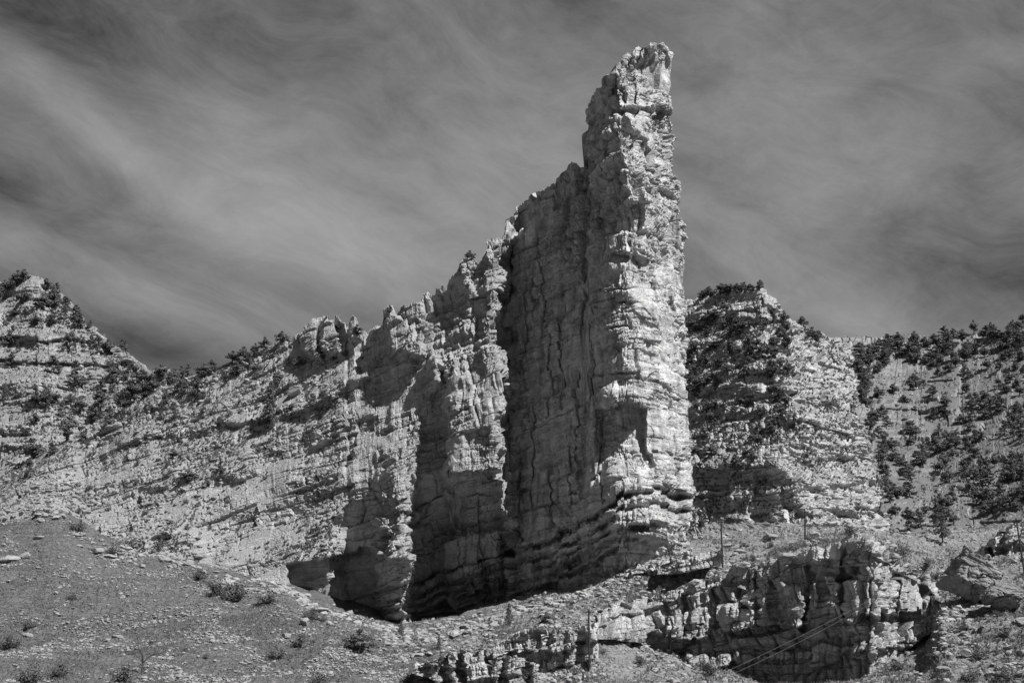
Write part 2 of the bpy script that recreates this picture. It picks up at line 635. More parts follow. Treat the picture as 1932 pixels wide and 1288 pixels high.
YC = [(-500, 425), (0, 414), (150, 406), (300, 396), (450, 384), (545, 375), (620, 368), (690, 359), (745, 351), (800, 344), (850, 339), (900, 335),
      (945, 333), (960, 350), (1000, 344), (1060, 336), (1108, 328), (1112, 326), (1150, 312), (1190, 307), (1240, 311), (1290, 325)]
GV = [(-500, 1.0), (500, 1.0), (700, 1.35), (850, 1.35), (900, 1.3), (1000, 1.2), (1290, 1.0)]
FIN_BASE_Y = lambda px: I(px, YB)


def build_fin():
    u = np.concatenate([np.linspace(-480, -20, 90, endpoint=False), np.arange(-20, 560, 1.9), np.arange(560, 1290.1, 1.25),
                        1290 + np.linspace(.6, 110, 60)])
    nfr = 720
    v = np.concatenate([np.linspace(-.05, 1, nfr), 1 + np.linspace(0.02, 1, 40)])
    U, V = np.meshgrid(u, v)
    uf = np.minimum(U, 1290)
    vf = np.minimum(V, 1.0)
    # ragged crest
    ce = I(np.where(uf > 1110, 1110 + (uf - 1110) * .817, uf), CREST)
    jag = 4.0 * np.abs(vn(np.stack([uf / 17, uf * 0, uf * 0], -1), 5)) + 2.6 * (vn(np.stack([np.floor(uf / 5.0 + .6 * vn(np.stack([uf / 9, uf * 0, uf * 0], -1), 3)), uf * 0, uf * 0], -1), 6))
    ce = ce + jag * sst(-100, 300, uf) * (1 - .6 * sst(1150, 1180, uf))
    py = I(uf, BASE) + (ce - I(uf, BASE)) * vf
    py = np.where(V < 0, I(uf, BASE) - V / .05 * 20, py)
    # organic warp of the drawing coordinates for the relief edges
    pw = np.stack([uf / 38, py / 38, uf * 0], -1)
    pw2 = np.stack([uf / 11, py / 11, uf * 0], -1)
    a = uf + 9 * vn(pw, 20) + 3.0 * vn(pw2, 21)
    b = py + 9 * vn(pw, 22) + 3.0 * vn(pw2, 23)
    left = 1110.
    xr = I(b * .25 + py * .75, XR) + 1.6 * vn(np.stack([py / 7, py * 0, py * 0], -1), 9)
    px = np.where(uf > left, left + (uf - left) * (xr - left) / 180., uf)
    ua = np.where(uf > 700, np.clip(uf + (a - uf) * .8 + 12 * vn(np.stack([uf * 0, py / 45, uf * 0], -1), 41), 700, 1290 + 0 * uf), uf)
    ua = np.where(np.abs(uf - 1110) < 60, uf + (ua - uf) * np.clip(np.abs(uf - 1110) / 60, 0, 1), ua)
    ua = uf + (ua - uf) * np.clip((1290 - uf) / 60, 0, 1)
    Yb = (I(ua - 9, YB) + I(ua, YB) + I(np.minimum(ua + 9, 1290), YB)) / 3
    Yc = np.where(np.abs(uf - 1110) < 12, I(uf, YC), (I(ua - 6, YC) + I(ua, YC) + I(np.minimum(ua + 6, 1290), YC)) / 3)
    Y = Yb + (Yc - Yb) * np.clip(vf, 0, 1) ** I(uf, GV)
    # ---- relief (minus = stands out towards the valley)
    r = 0
    r = r - 4.0 * box(a, b, 712, 778, 850, 1085, 20, 22)                      # pale rib with the sun patch
    r = r + 3.5 * box(a, b, 790, 842, 790, 1120, 7, 25)                       # shadowed gully left of the buttress
    r = r + 2.0 * box(a, b, 640, 700, 930, 1060, 22, 20)
    r = r - 5.5 * box(a, b, 842, 950, 660, 888, 8, 5) * sst(640, 720, b)   # buttress with its undercut foot
    r = r - 3.0 * box(a, b, 905, 952, 450, 700, 9, 30)
    r = r - 2.0 * box(a, b, 868, 900, 480, 640, 9, 20)
    r = r + 4.5 * box(a, b, 850, 948, 890, 1000, 8, 6)
    r = r + 3.5 * np.exp(-((uf + 4 * vn(pw2, 25) - (959 + (py - 700) * -.012)) / 3.0) ** 2) * sst(430, 480, py) * sst(1040, 960, py)   # long crack
    r = r + 3.0 * box(a, b, 975, 1090, 640, 980, 30, 60)                       # great shaded hollow
    r = r + 2.0 * box(a, b, 1030, 1062, 790, 960, 9, 30)
    r = r + 2.5 * np.exp(-((uf + 3 * vn(pw2, 27) - (1104 + (py - 500) * -.03)) / 4.0) ** 2) * sst(300, 380, py) * sst(700, 600, py)
    r = r + 1.6 * np.exp(-((uf + 5 * vn(pw2, 28) - 1042) / 3.0) ** 2) * sst(850, 900, py) * sst(1010, 980, py)
    r = r + 5.0 * box(a, b, 1130, 1214, 768, 990, 6, 4) * sst(930, 800, b)      # alcove under the ear-shaped overhang
    r = r - 2.2 * box(a, b, 1130, 1216, 735, 766, 16, 10)
    r = r - 1.8 * box(a, b, 1195, 1310, 165, 206, 12, 5)                      # cap stone
    r = r + 1.6 * box(a, b, 1150, 1310, 208, 222, 12, 5)
    r = r - 1.2 * box(a, b, 1150, 1190, 180, 300, 10, 30)
    r = r + 2.0 * np.exp(-((uf + 3 * vn(pw2, 31) - (1225 + (py - 140) * -.15)) / 2.0) ** 2) * sst(85, 95, py) * sst(300, 240, py)
    r = r - 2.0 * box(a, b, 1185, 1225, 290, 376, 8, 5)
    r = r + 1.5 * box(a, b, 1140, 1235, 484, 500, 10, 4)
    r = r - 1.6 * box(a, b, 1145, 1200, 440, 482, 12, 6)
    for yy in (540, 575, 618, 655, 700):
        r = r + 1.1 * box(a, b, 1120, 1200 - (yy % 7) * 4, yy, yy + 5, 14, 2.5)
    for k_, (xc, y0, y1, dd) in enumerate(((985, 520, 700, 1.6), (1003, 760, 960, 1.8), (1021, 470, 640, 1.4), (1036, 620, 800, 1.3), (1058, 560, 760, 1.8), (1072, 820, 990, 1.5), (1088, 700, 880, 1.6),
                                          (1118, 560, 760, 1.3), (1134, 780, 950, 1.6), (978, 860, 1030, 1.5), (1128, 260, 420, 1.4), (1150, 230, 330, 1.2), (1262, 760, 920, 1.3), (1238, 400, 560, 1.2), (905, 930, 1060, 1.4), (870, 950, 1070, 1.2))):
        xl_ = xc + 3 * vn(np.stack([py / 90, py * 0 + k_, py * 0], -1), 43) + 3.2 * vn(np.stack([np.floor(py / 17 + 7.3 * k_), py * 0 + k_, py * 0], -1), 44)
        r = r + dd * (.6 * np.exp(-((uf - xl_) / 1.5) ** 2) + .6 * sst(xl_ - 1, xl_ + 1, uf) * sst(xl_ + 26, xl_ + 8, uf)) * sst(y0 - 10, y0 + 12, py) * sst(y1 + 12, y1 - 10, py)
    # bedding grooves that run from the prow down to the cave
    def groove(line, dep, wd, u0, u1):
        g_ = I(uf, line) + 5 * vn(np.stack([np.floor(uf / 19 + .8 * vn(np.stack([uf / 31, uf * 0, uf * 0], -1), 38)), uf * 0, uf * 0], -1), 39) + 4 * vn(np.stack([uf / 50, uf * 0, uf * 0], -1), 33) + 1.5 * vn(np.stack([uf / 13, uf * 0, uf * 0], -1), 34)
        dep = dep * (.45 + .9 * sst(-.5, .5, vn(np.stack([uf / 24, uf * 0 + wd, uf * 0], -1), 36)))
        return dep * np.exp(-((py - g_) / wd) ** 2) * sst(u0 - 10, u0 + 10, uf) * sst(u1 + 8, u1 - 8, uf)
    G1 = [(500, 1165), (640, 1140), (760, 1105), (850, 1078), (950, 1040), (1040, 1020), (1120, 975), (1180, 932), (1240, 928), (1310, 936)]
    r = r + groove(G1, 3.2, 4.5, 700, 1320)
    r = r + groove([(x_, y_ + 26) for x_, y_ in G1], 2.2, 4, 720, 1310)
    r = r + groove([(x_, y_ + 44) for x_, y_ in G1], 1.8, 3, 600, 1150)
    r = r + groove([(x_, y_ + 66) for x_, y_ in G1], 3.4, 6, 600, 1260)
    r = r + groove([(x_, y_ + 84) for x_, y_ in G1], 2.4, 4, 600, 1200)
    r = r + groove([(x_, y_ - 70) for x_, y_ in G1], 1.0, 3, 700, 1300)
    g1 = I(uf, G1)
    r = r + 2.2 * sst(g1 + 50, g1 + 80, b) * sst(560, 620, uf) * sst(1275, 1255, uf)
    UL = I(a, [(540, 1060), (620, 1035), (655, 935), (700, 925), (720, 1040), (768, 1045), (785, 890), (850, 890), (880, 900), (945, 900), (962, 985), (1050, 975), (1120, 985), (1200, 1000), (1250, 1010), (1300, 1030)])
    r = r + np.maximum(b - UL, 0) * (.09 + .04 * box(uf, b, 780, 960, 0, 2000, 20, 5)) * sst(545, 600, uf) * sst(1290, 1240, uf)
    # cave at the foot on the left, under a straight roof
    roof = I(uf, [(540, 1058), (600, 1052), (690, 1036), (760, 1060)])
    r = r + 6.0 * sst(roof - 3, roof + 4, b) * sst(538, 546, a) * sst(800, 680, uf)
    # terraces and gullies on the left slope
    lf = sst(640, 480, uf)
    for (x0, y0, x1, y1, d_) in ((225, 832, 340, 810, 3.0), (250, 925, 335, 900, 3.0), (375, 812, 470, 780, 3.0), (500, 800, 620, 742, 3.0),
                                 (620, 742, 730, 690, 3.0), (250, 1015, 330, 1002, 3.0), (60, 935, 110, 925, 2.5), (600, 830, 700, 780, 2.5), (395, 905, 480, 880, 2.5)):
        t = np.clip((uf - x0) / (x1 - x0), 0, 1)
        yl = y0 + (y1 - y0) * t
        r = r + d_ * sst(yl + 16, yl - 0, b) * -1 * sst(yl - 34, yl - 2, b) * sst(x0 - 25, x0 + 10, uf) * sst(x1 + 25, x1 - 10, uf)
    # gendarmes on the crest
    r = r - 4.5 * box(a, b, 575, 600, 605, 680, 4, 8) - 5 * box(a, b, 612, 640, 590, 668, 4, 8) - 4 * box(a, b, 655, 680, 585, 645, 4, 8)
    r = r - 5 * box(a, b, 738, 800, 570, 668, 5, 8)
    r = r - 5 * box(a, b, 812, 835, 660, 735, 8, 14)
    Y = Y + r
    g = P(px, py, Y)
    # ---- side of the spire that turns away, and the back of the ridge
    k = np.maximum(U - 1290, 0)
    g[..., 1] += k * .38 * np.minimum(1, .25 + k / 40)
    g[..., 0] += k * .04 - (k / 110) ** 2 * 6
    kb = np.maximum(V - 1, 0)
    lean = I(uf, [(-500, 40), (500, 34), (850, 16), (1100, 10), (1112, 7), (1290, 6)])
    H = np.maximum(g[..., 2] + 2, 5)
    g[..., 1] += lean * np.minimum(1, kb * 3) + kb * 6
    g[..., 2] -= H * np.clip(kb - .12, 0, 1) ** 1.3
    # ---- displacement
    n = normals(np.stack([blur(g[..., i], 5) for i in range(3)], -1))
    slope = sst(700, 560, a) * sst(1100, 1050, b * 0 + 0) if False else sst(720, 560, uf)
    bedf = lambda X: np.where(X < 18, .27 * (X - 18), 0) + 0 * X
    S = arc(g)
    d = blocks(g, S, 3, bedf, 1.0, ((8., 6., 1.7), (3.6, 2.4, .9), (1.5, .95, .26), (.7, .45, .06)), .85, .85)
    dsl = blocks(g, S, 203, lambda X: .30 * X, 1.0, ((14., 3.4, 1.2), (5., 1.3, .6), (2., .62, .22)), .5, .5)
    soilp = sst(-.15, .35, vn(np.stack([S / 16, (g[..., 2] - .3 * g[..., 0]) / 3.5, S * 0], -1), 271) + .4 * vn(np.stack([S / 5, (g[..., 2] - .3 * g[..., 0]) / 1.6, S * 0], -1), 272))
    dsl = dsl * (1 - .8 * soilp)
    d = d + (dsl - d) * sst(860, 780, uf) * np.clip(sst(700, 600, uf) + sst(960, 860, b), 0, 1)
    # smoother massive faces low on the prow and in the hollow
    calm = box(a, b, 970, 1300, 500, 1100, 40, 60)
    calm = np.maximum(calm, box(a, b, 860, 950, 900, 1040, 20, 20) * .8)
    calm = np.maximum(calm, 1.35 * box(a, b, 1150, 1300, 760, 925, 30, 30))
    calm = np.maximum(calm, .5 * box(a, b, 850, 950, 600, 885, 10, 10))
    calm = np.maximum(calm, .7 * box(a, b, 560, 850, 1050, 1200, 20, 20))
    d = d * (1 - .45 * calm) * (1 - .1 * slope)
    d = d * (1 - .1 * sst(1100, 1115, uf) * sst(330, 200, py))
    # ragged bed ledges on the left slope
    big = fbm(g / np.array([26, 26, 14.]), 3, 70)
    d = d + slope * 1.5 * big + (1 - slope) * (1 - calm) * 1.0 * big
    d = d * (1 - .35 * sst(1100, 1112, uf) * sst(.97, .99, vf))
    d = d * (1 - .7 * box(uf, vf, 945, 1005, .93, 2, 8, .02))
    n[..., 2] *= .3
    n /= np.linalg.norm(n, axis=-1, keepdims=True) + 1e-9
    g = g + n * d[..., None]
    # crest teeth: lift and drop the very top rows as broken blocks
    top = np.exp(-((vf - 1) / .02) ** 2) * sst(560, 640, uf) * (1 - .75 * sst(1100, 1112, uf))
    F1, F2, hr, fc = voro(np.stack([g[..., 0] / 2.2, g[..., 1] / 4, g[..., 2] / 3], -1), 77)
    g[..., 2] += top * (hr - .45) * 2.0
    root = empty('rock_ridge', (0, 330, 20))
    # split into two parts of one formation: the stone spire with its cliff, and the broken slope beside it
    cut = int(np.searchsorted(u, 957))
    loc = np.array([0, 330, 20.])
    o1 = grid_ob('cliff_wall', g[:, cut:] - loc, M_FIN, root)
    o2 = grid_ob('broken_slope', g[:, :cut + 1] - loc, M_SLOPE, root)
    tag(root, 'tall pale stone fin rising left to right into a lone spire, centre of the view', 'rock formation')
    tag(o2, 'broken slope of tilted ledges and ribs left of the long crack')
    return g[:nfr], u


FIN, FINU = build_fin()


# ================================================================== GROUND
TOPO = [(1125, 1160), (1150, 1140), (1200, 1128), (1240, 1118), (1320, 1094), (1400, 1072), (1450, 1060), (1480, 1050), (1500, 1048), (1545, 1030), (1590, 1024), (1615, 1008), (1640, 1012), (1665, 1035),
        (1690, 1052), (1715, 1066), (1745, 1082), (1772, 1098)]
BOTO = [(1125, 1200), (1160, 1198), (1230, 1205), (1250, 1238), (1310, 1250), (1400, 1268), (1450, 1280), (1560, 1290), (1640, 1278), (1690, 1240), (1730, 1196), (1772, 1172)]

YTO = [(1125, 279), (1230, 289), (1320, 285), (1400, 279), (1500, 271), (1600, 262), (1645, 257), (1700, 267), (1772, 277)]
YBO = [(1125, 270), (1230, 280), (1320, 276), (1400, 272), (1500, 265), (1600, 257), (1645, 253), (1700, 260), (1772, 271)]


# each column: px -> [(py, Y) bottom, foot of the ledge, lip of the ledge, mid bench, foot of the cliffs]
GC = {
    -700: [(1302, 250), (1240, 275), (1180, 296.7), (1100, 333.4), (985, 419)],
    -200: [(1302, 250), (1240, 275), (1170, 296.7), (1080, 328.4), (978, 376)],
    0: [(1302, 250), (1230, 275), (1150, 296.7), (1060, 323.4), (966, 354)],
    100: [(1302, 250), (1230, 275), (1150, 296.7), (1050, 324), (954, 352)],
    170: [(1302, 250), (1230, 275), (1160, 294.7), (1085, 318.4), (1014, 350)],
    350: [(1302, 250), (1235, 272), (1180, 289.7), (1115, 311.4), (1040, 343)],
    460: [(1302, 250), (1245, 270), (1200, 284.7), (1150, 301.4), (1085, 337)],
    545: [(1302, 250), (1250, 269), (1210, 281.7), (1160, 298.4), (1096, 334)],
    640: [(1302, 250), (1260, 267), (1230, 278.2), (1195, 294.4), (1145, 332)],
    760: [(1302, 250), (1275, 264), (1250, 275), (1225, 290), (1190, 325)],
    860: [(1302, 250), (1280, 258), (1245, 268), (1212, 285), (1174, 323)],
    950: [(1302, 248), (1270, 256), (1215, 266), (1185, 282), (1146, 319)],
    1100: [(1302, 246), (1245, 254), (1195, 268), (1160, 282), (1104, 312)],
    1160: [(1302, 245), (1235, 254), (1150, 276), (1128, 286), (1080, 307)],
    1230: [(1302, 243), (1215, 258), (1122, 287), (1100, 292), (1048, 308)],
    1300: [(1302, 240), (1240, 256), (1104, 284), (1080, 292), (1010, 325)],
    1450: [(1302, 236), (1276, 250), (1068, 276), (1042, 290), (988, 372)],
    1560: [(1302, 234), (1284, 246), (1042, 270), (1030, 290), (1000, 392)],
    1640: [(1302, 233), (1270, 244), (1036, 270), (1030, 292), (1010, 400)],
    1700: [(1302, 232), (1235, 244), (1085, 272), (1060, 290), (1010, 415)],
    1770: [(1302, 230), (1190, 248), (1140, 262), (1080, 300), (1010, 420)],
    1850: [(1302, 228), (1180, 248), (1120, 262), (1060, 300), (1005, 425)],
    1932: [(1302, 226), (1170, 246), (1100, 262), (1050, 290), (1000, 420)],
    2100: [(1302, 224), (1150, 246), (1080, 262), (1030, 290), (985, 420)],
    2600: [(1302, 220), (1130, 250), (1040, 270), (980, 300), (930, 440)],
}

GC0 = dict(GC)
for c_ in (1160, 1230, 1300, 1450, 1560, 1640, 1700):
    del GC[c_]


def build_ground():
    for c in (1150, 1240, 1320, 1400, 1480, 1545, 1600, 1650, 1700, 1750):
        q_ = [[np.interp(c, sorted(GC0), [GC0[k][j][i] for k in sorted(GC0)]) for i in (0, 1)] for j in range(5)]
        q_[1] = (I(c, BOTO), I(c, YBO) + 8)
        q_[2] = (I(c, TOPO) + 12, I(c, YTO) + 8)
        q_[3] = ((q_[2][0] * .7 + q_[4][0] * .3), q_[2][1] * .72 + min(q_[4][1], 340) * .28)
        GC[c] = q_
    cols = sorted(GC)
    u = np.concatenate([np.linspace(-690, -10, 110, endpoint=False), np.arange(-10, 1945, 2.1), np.linspace(1946, 2590, 110)])
    pyk = np.array([[GC[c][k][0] for k in range(5)] for c in cols], float)
    Yk = np.array([[GC[c][k][1] for k in range(5)] for c in cols], float)
    v = np.linspace(0, 4, 520)
    kk = np.minimum(v.astype(int), 3)
    ft = (v - kk)
    pu = np.stack([np.interp(u, cols, pyk[:, k]) for k in range(5)], 0)
    yu = np.stack([np.interp(u, cols, Yk[:, k]) for k in range(5)], 0)
    PY = pu[kk] * (1 - ft[:, None]) + pu[kk + 1] * ft[:, None]
    YY = yu[kk] * (1 - ft[:, None]) + yu[kk + 1] * ft[:, None]
    U = np.broadcast_to(u, PY.shape)
    g = P(U, PY, YY)
    g = np.stack([blur(g[..., i], 3) for i in range(3)], -1)
    # valley floor between the camera and the foot of the slope
    ys = np.concatenate([np.linspace(-120, 200, 30)])
    e = g[0]
    fl = np.zeros((len(ys), len(u), 3))
    for i, y in enumerate(ys):
        t = (y + 120) / (e[:, 1] + 120)
        fl[i, :, 0] = np.interp(u, [-690, 2590], [-260, 260]) * (1 - t) + e[:, 0] * t
        fl[i, :, 1] = y
        fl[i, :, 2] = -.2 + (e[:, 2] + .2) * np.clip(t, 0, 1) ** 3
    bk = np.stack([g[-1] + np.array([0, t_, t_ * .12]) for t_ in (4, 10, 18, 28, 40)])
    g = np.concatenate([fl, g, bk], 0)
    p = g
    dz = 1.5 * fbm(p / 22., 3, 140) + .5 * fbm(p / 5., 3, 141) + .22 * fbm(p / 1.3, 3, 142)
    rightb = sst(1120, 1300, np.broadcast_to(np.concatenate([u]), g.shape[:2]))
    dz = dz + rightb * .5 * np.clip(vn(p / 1.1, 145) * 2, -.2, 1)
    near = sst(120, 230, g[..., 1])
    dz = dz * (.1 + .9 * near)
    g[..., 2] += dz - .3
    o = grid_ob('ground', g, M_SOIL)
    tag(o, kind='structure')
    return g


GR = build_ground()


# ================================================================== OTHER ROCK SHEETS
def sheet(name, top, bot, ytop, ybot, u0, u1, du, nv, seed, mat, relief=None, gv=1.0, bedk=0.13, back=18, amps=(1.6, .9, .45, .2),
          sc=1.0, wrap=0, jag=2.0, flat=.5, crack=.6, strata=.7, warpdraw=6, extra=None, parent=None, jl=9, wrapl=0, joint=.4, smin=0.0, lev=None, vor=1.0, massive=.6, xmap=None):
    u = np.arange(u0, u1 + .01, du)
    nw = int(wrap and 30)
    nl = int(wrapl and 30)
    uu = np.concatenate([u0 - np.linspace(1, .02, nl) if nl else [], u, u1 + np.linspace(.02, 1, nw) if nw else []])
    v = np.concatenate([np.linspace(-.12, 1, nv), 1 + np.linspace(.04, 1, 26)])
    U, V = np.meshgrid(uu, v)
    uf = np.clip(U, u0, u1)
    vf = np.minimum(V, 1)
    z0 = uf * 0
    ce = I(uf, top) + jag * vn(np.stack([np.floor(uf / jl + .5 * vn(np.stack([uf / 13, z0, z0], -1), seed)), z0, z0], -1), seed + 1) + jag * vn(np.stack([uf / 18, z0, z0], -1), seed + 2)
    be = I(uf, bot)
    py = be + (ce - be) * vf
    pw = np.stack([uf / 30, py / 30, z0], -1)
    a = uf + warpdraw * vn(pw, seed + 3) + warpdraw * .4 * vn(pw * 3.1, seed + 4)
    b = py + warpdraw * vn(pw, seed + 5) + warpdraw * .4 * vn(pw * 3.1, seed + 6)
    PX = uf if xmap is None else xmap(uf, py)
    Y = I(uf, ybot) + (I(uf, ytop) - I(uf, ybot)) * np.clip(vf, 0, 1) ** gv
    if relief is not None:
        Y = Y + relief(a, b, uf, py)
    g = P(PX, py, Y)
    if nw:
        k = np.maximum(U - u1, 0)
        g[..., 1] += k * wrap
        g[..., 0] -= k * k * wrap * .25
    if nl:
        k = np.maximum(u0 - U, 0)
        g[..., 1] += k * wrapl
        g[..., 0] += k * k * wrapl * .25
    kb = np.maximum(V - 1, 0)
    zb = P(uf, be, Y)[..., 2]
    g[..., 1] += back * np.minimum(1, kb * 2.0)
    g[..., 2] -= np.maximum(g[..., 2] - zb + 3, 2) * np.clip(kb - .3, 0, 1)
    n = normals(np.stack([blur(g[..., i], 4) for i in range(3)], -1))
    if lev is None:
        d = rock(g, seed, lambda X: bedk * X, sc, amps, flat, crack, strata, 1.0, joint, smin)
    else:
        d = blocks(g, arc(g), seed, lambda X: bedk * X, sc, lev, vor, massive)
    if extra is not None:
        d = d + extra(g, a, b)
    if wrapl:
        d = d * (.25 + .75 * sst(u0 - 2, u0 + 28, uf) * sst(u1 + 2, u1 - 18, uf))
    n[..., 2] *= .25
    n /= np.linalg.norm(n, axis=-1, keepdims=True) + 1e-9
    g = g + n * d[..., None]
    o = grid_ob(name, g, mat, parent)
    return o, g[:nv]


# ---- second fin behind, right of the spire
TOP2 = [(1180, 575), (1290, 566), (1340, 556), (1400, 550), (1430, 543), (1442, 548), (1455, 560), (1465, 566), (1470, 580), (1500, 598), (1530, 610), (1560, 618), (1580, 626), (1606, 634), (1640, 650), (1700, 690)]
BOT2 = [(1180, 1020), (1290, 1016), (1400, 1010), (1500, 1020), (1560, 1020), (1640, 1030), (1700, 1045)]


def fin2():
    def relief(a, b, uf, py):
        r = 0
        edge = I(b, [(560, 1440), (640, 1462), (700, 1480), (800, 1492), (900, 1490), (1000, 1478), (1060, 1470)])
        t = a - edge + 22 * vn(np.stack([b * 0, b / 38, b * 0], -1), 211) + 10 * vn(np.stack([b * 0, b / 13, b * 0], -1), 212)
        # prow: shaded flank left, sunlit flank right
        r = r + np.where(t < 0, -t * .115, t * .28) - 10
        r = r + 3 * box(a, b, 1335, 1375, 930, 1030, 10, 20) + 4.5 * box(a, b, 1420, 1450, 900, 1030, 8, 30)
        r = r - 3 * box(a, b, 1290, 1460, 545, 600, 20, 8)                     # cap cliff on the skyline
        # the face falls away at its right-hand edge
        xe = 0 * I(b, [(600, 1600), (700, 1608), (780, 1622), (880, 1643), (960, 1664), (1010, 1690), (1060, 1700)])
        for yy in (640, 700, 770):
            r = r - 1.2 * sst(yy - 12, yy, b) * sst(yy + 24, yy, b) * sst(1480, 1440, a)
        return r
    ex = lambda g, a, b: .4 * fbm(g / 9., 3, 301) + .8 * fbm(g / np.array([30, 30, 16.]), 2, 303)
    YT = [(1180, 500), (1290, 485), (1440, 470), (1500, 452), (1600, 450), (1700, 480)]
    YBt = [(1180, 405), (1290, 400), (1440, 388), (1500, 386), (1600, 388), (1700, 400)]
    def xm(u_, py_):
        e_ = I(py_, [(560, 1592), (620, 1590), (640, 1602), (700, 1612), (780, 1624), (880, 1645), (960, 1664), (1000, 1688), (1040, 1698)])
        e_ = e_ + 5 * vn(np.stack([py_ / 14, py_ * 0, py_ * 0], -1), 214)
        return np.where(u_ > 1440, 1440 + (u_ - 1440) / 200. * (e_ - 1440), u_)
    root = empty('rock_fin', (70, 400, 40))
    o, g = sheet('cliff_face', TOP2, BOT2, YT, YBt, 1180, 1640, 1.4, 420, 210, M_RIGHTFIN, relief, 1.25, -.02, 40,
                 (2.1, .7, .25, .08), 1.1, .5, 2.0, .8, .6, .22, 7, ex, root, 9, 0, lev=((9., 4.5, 1.5), (3.6, 1.9, .75), (1.5, .85, .25)), vor=.7, massive=.6, xmap=xm)
    o.location = (-70, -400, -40)
    tag(root, 'broad pale rock buttress with a sunlit right face, behind and right of the spire', 'rock formation')
    return g


G2 = fin2()

# ---- right hill
TOPR = [(1500, 640), (1600, 640), (1650, 642), (1700, 640), (1760, 640), (1800, 634), (1850, 628), (1900, 618), (1932, 612), (2050, 585), (2300, 560), (2600, 600)]
BOTR = [(1500, 1030), (1690, 1040), (1760, 1070), (1850, 1075), (1932, 1050), (2200, 1000), (2600, 960)]


def hill_r():
    def relief(a, b, uf, py):
        r = 0
        for (x0, x1, y0, y1, d_) in ((1650, 1800, 715, 712, 10), (1640, 1790, 775, 775, 9), (1690, 1930, 880, 905, 6), (1740, 1880, 935, 925, 9),
                                     (1820, 2100, 700, 690, 7), (1840, 2100, 985, 970, 8), (1700, 1850, 1010, 990, 6), (1860, 2300, 830, 800, 7)):
            yl = y0 + (y1 - y0) * np.clip((uf - x0) / (x1 - x0), 0, 1)
            r = r - .4 * d_ * sst(yl + 4, yl - 2, b) * sst(yl - 30, yl - 4, b) * sst(x0 - 25, x0 + 20, uf) * sst(x1 + 40, x1 - 20, uf)
        return r
    ex = lambda g, a, b: 5 * fbm(g / np.array([50, 50, 22.]), 3, 401)
    YT = [(1500, 700), (1700, 740), (1932, 700), (2300, 640), (2600, 640)]
    YBt = [(1500, 430), (1700, 425), (1932, 400), (2200, 380), (2600, 380)]
    o, g = sheet('right_hillside', TOPR, BOTR, YT, YBt, 1500, 2600, 2.0, 300, 230, M_HILLR, relief, 1.1, .04, 120,
                 (1.0, .4, .12, 0), 1.3, 0, 2.0, .4, .5, .8, 6, ex, lev=((40., 6., 1.5), (14., 2.6, .6)), vor=.5, massive=.6)
    tag(o, kind='structure')
    return g


G3 = hill_r()

# ---- left hill
TOPL = [(-700, 560), (-400, 470), (-200, 500), (-50, 540), (0, 540), (20, 535), (55, 522), (72, 520), (80, 540), (100, 565), (130, 592), (160, 612), (200, 628), (215, 634), (225, 650), (240, 662),
        (262, 690), (285, 702), (290, 692), (314, 690), (320, 706), (360, 740), (420, 760)]
BOTL = [(-700, 960), (0, 950), (200, 880), (420, 850)]


def hill_l():
    def relief(a, b, uf, py):
        r = 0
        for (x0, x1, y0, y1, d_) in ((-300, 170, 622, 620, 8), (-300, 250, 664, 668, 9), (-300, 215, 715, 722, 4), (-300, 70, 830, 825, 6), (60, 240, 745, 760, 3)):
            yl = y0 + (y1 - y0) * np.clip((uf - x0) / (x1 - x0), 0, 1)
            r = r - .5 * d_ * sst(yl + 17, yl + 12, b) * sst(yl - 12, yl + 10, b) * sst(x0 - 25, x0 + 20, uf) * sst(x1 + 30, x1 - 20, uf)
        r = r - 12 * box(a, b, 283, 330, 680, 760, 8, 12)
        return r
    ex = lambda g, a, b: 3.5 * fbm(g / np.array([40, 40, 18.]), 3, 501)
    YT = [(-700, 660), (0, 640), (200, 610), (280, 575), (420, 560)]
    YBt = [(-700, 500), (0, 495), (200, 490), (420, 500)]
    o, g = sheet('left_hillside', TOPL, BOTL, YT, YBt, -700, 420, 1.7, 330, 250, M_HILL, relief, .95, -.05, 80,
                 (1.3, .6, .2, 0), 1.25, 0, 4.5, .5, .6, .8, 5, ex, lev=((26., 5., 1.6), (9., 2.2, .7), (3.5, 1.1, .22)), vor=.5, massive=.5)
    tag(o, kind='structure')
    return g


G4 = hill_l()

# ---- near outcrop, lower right


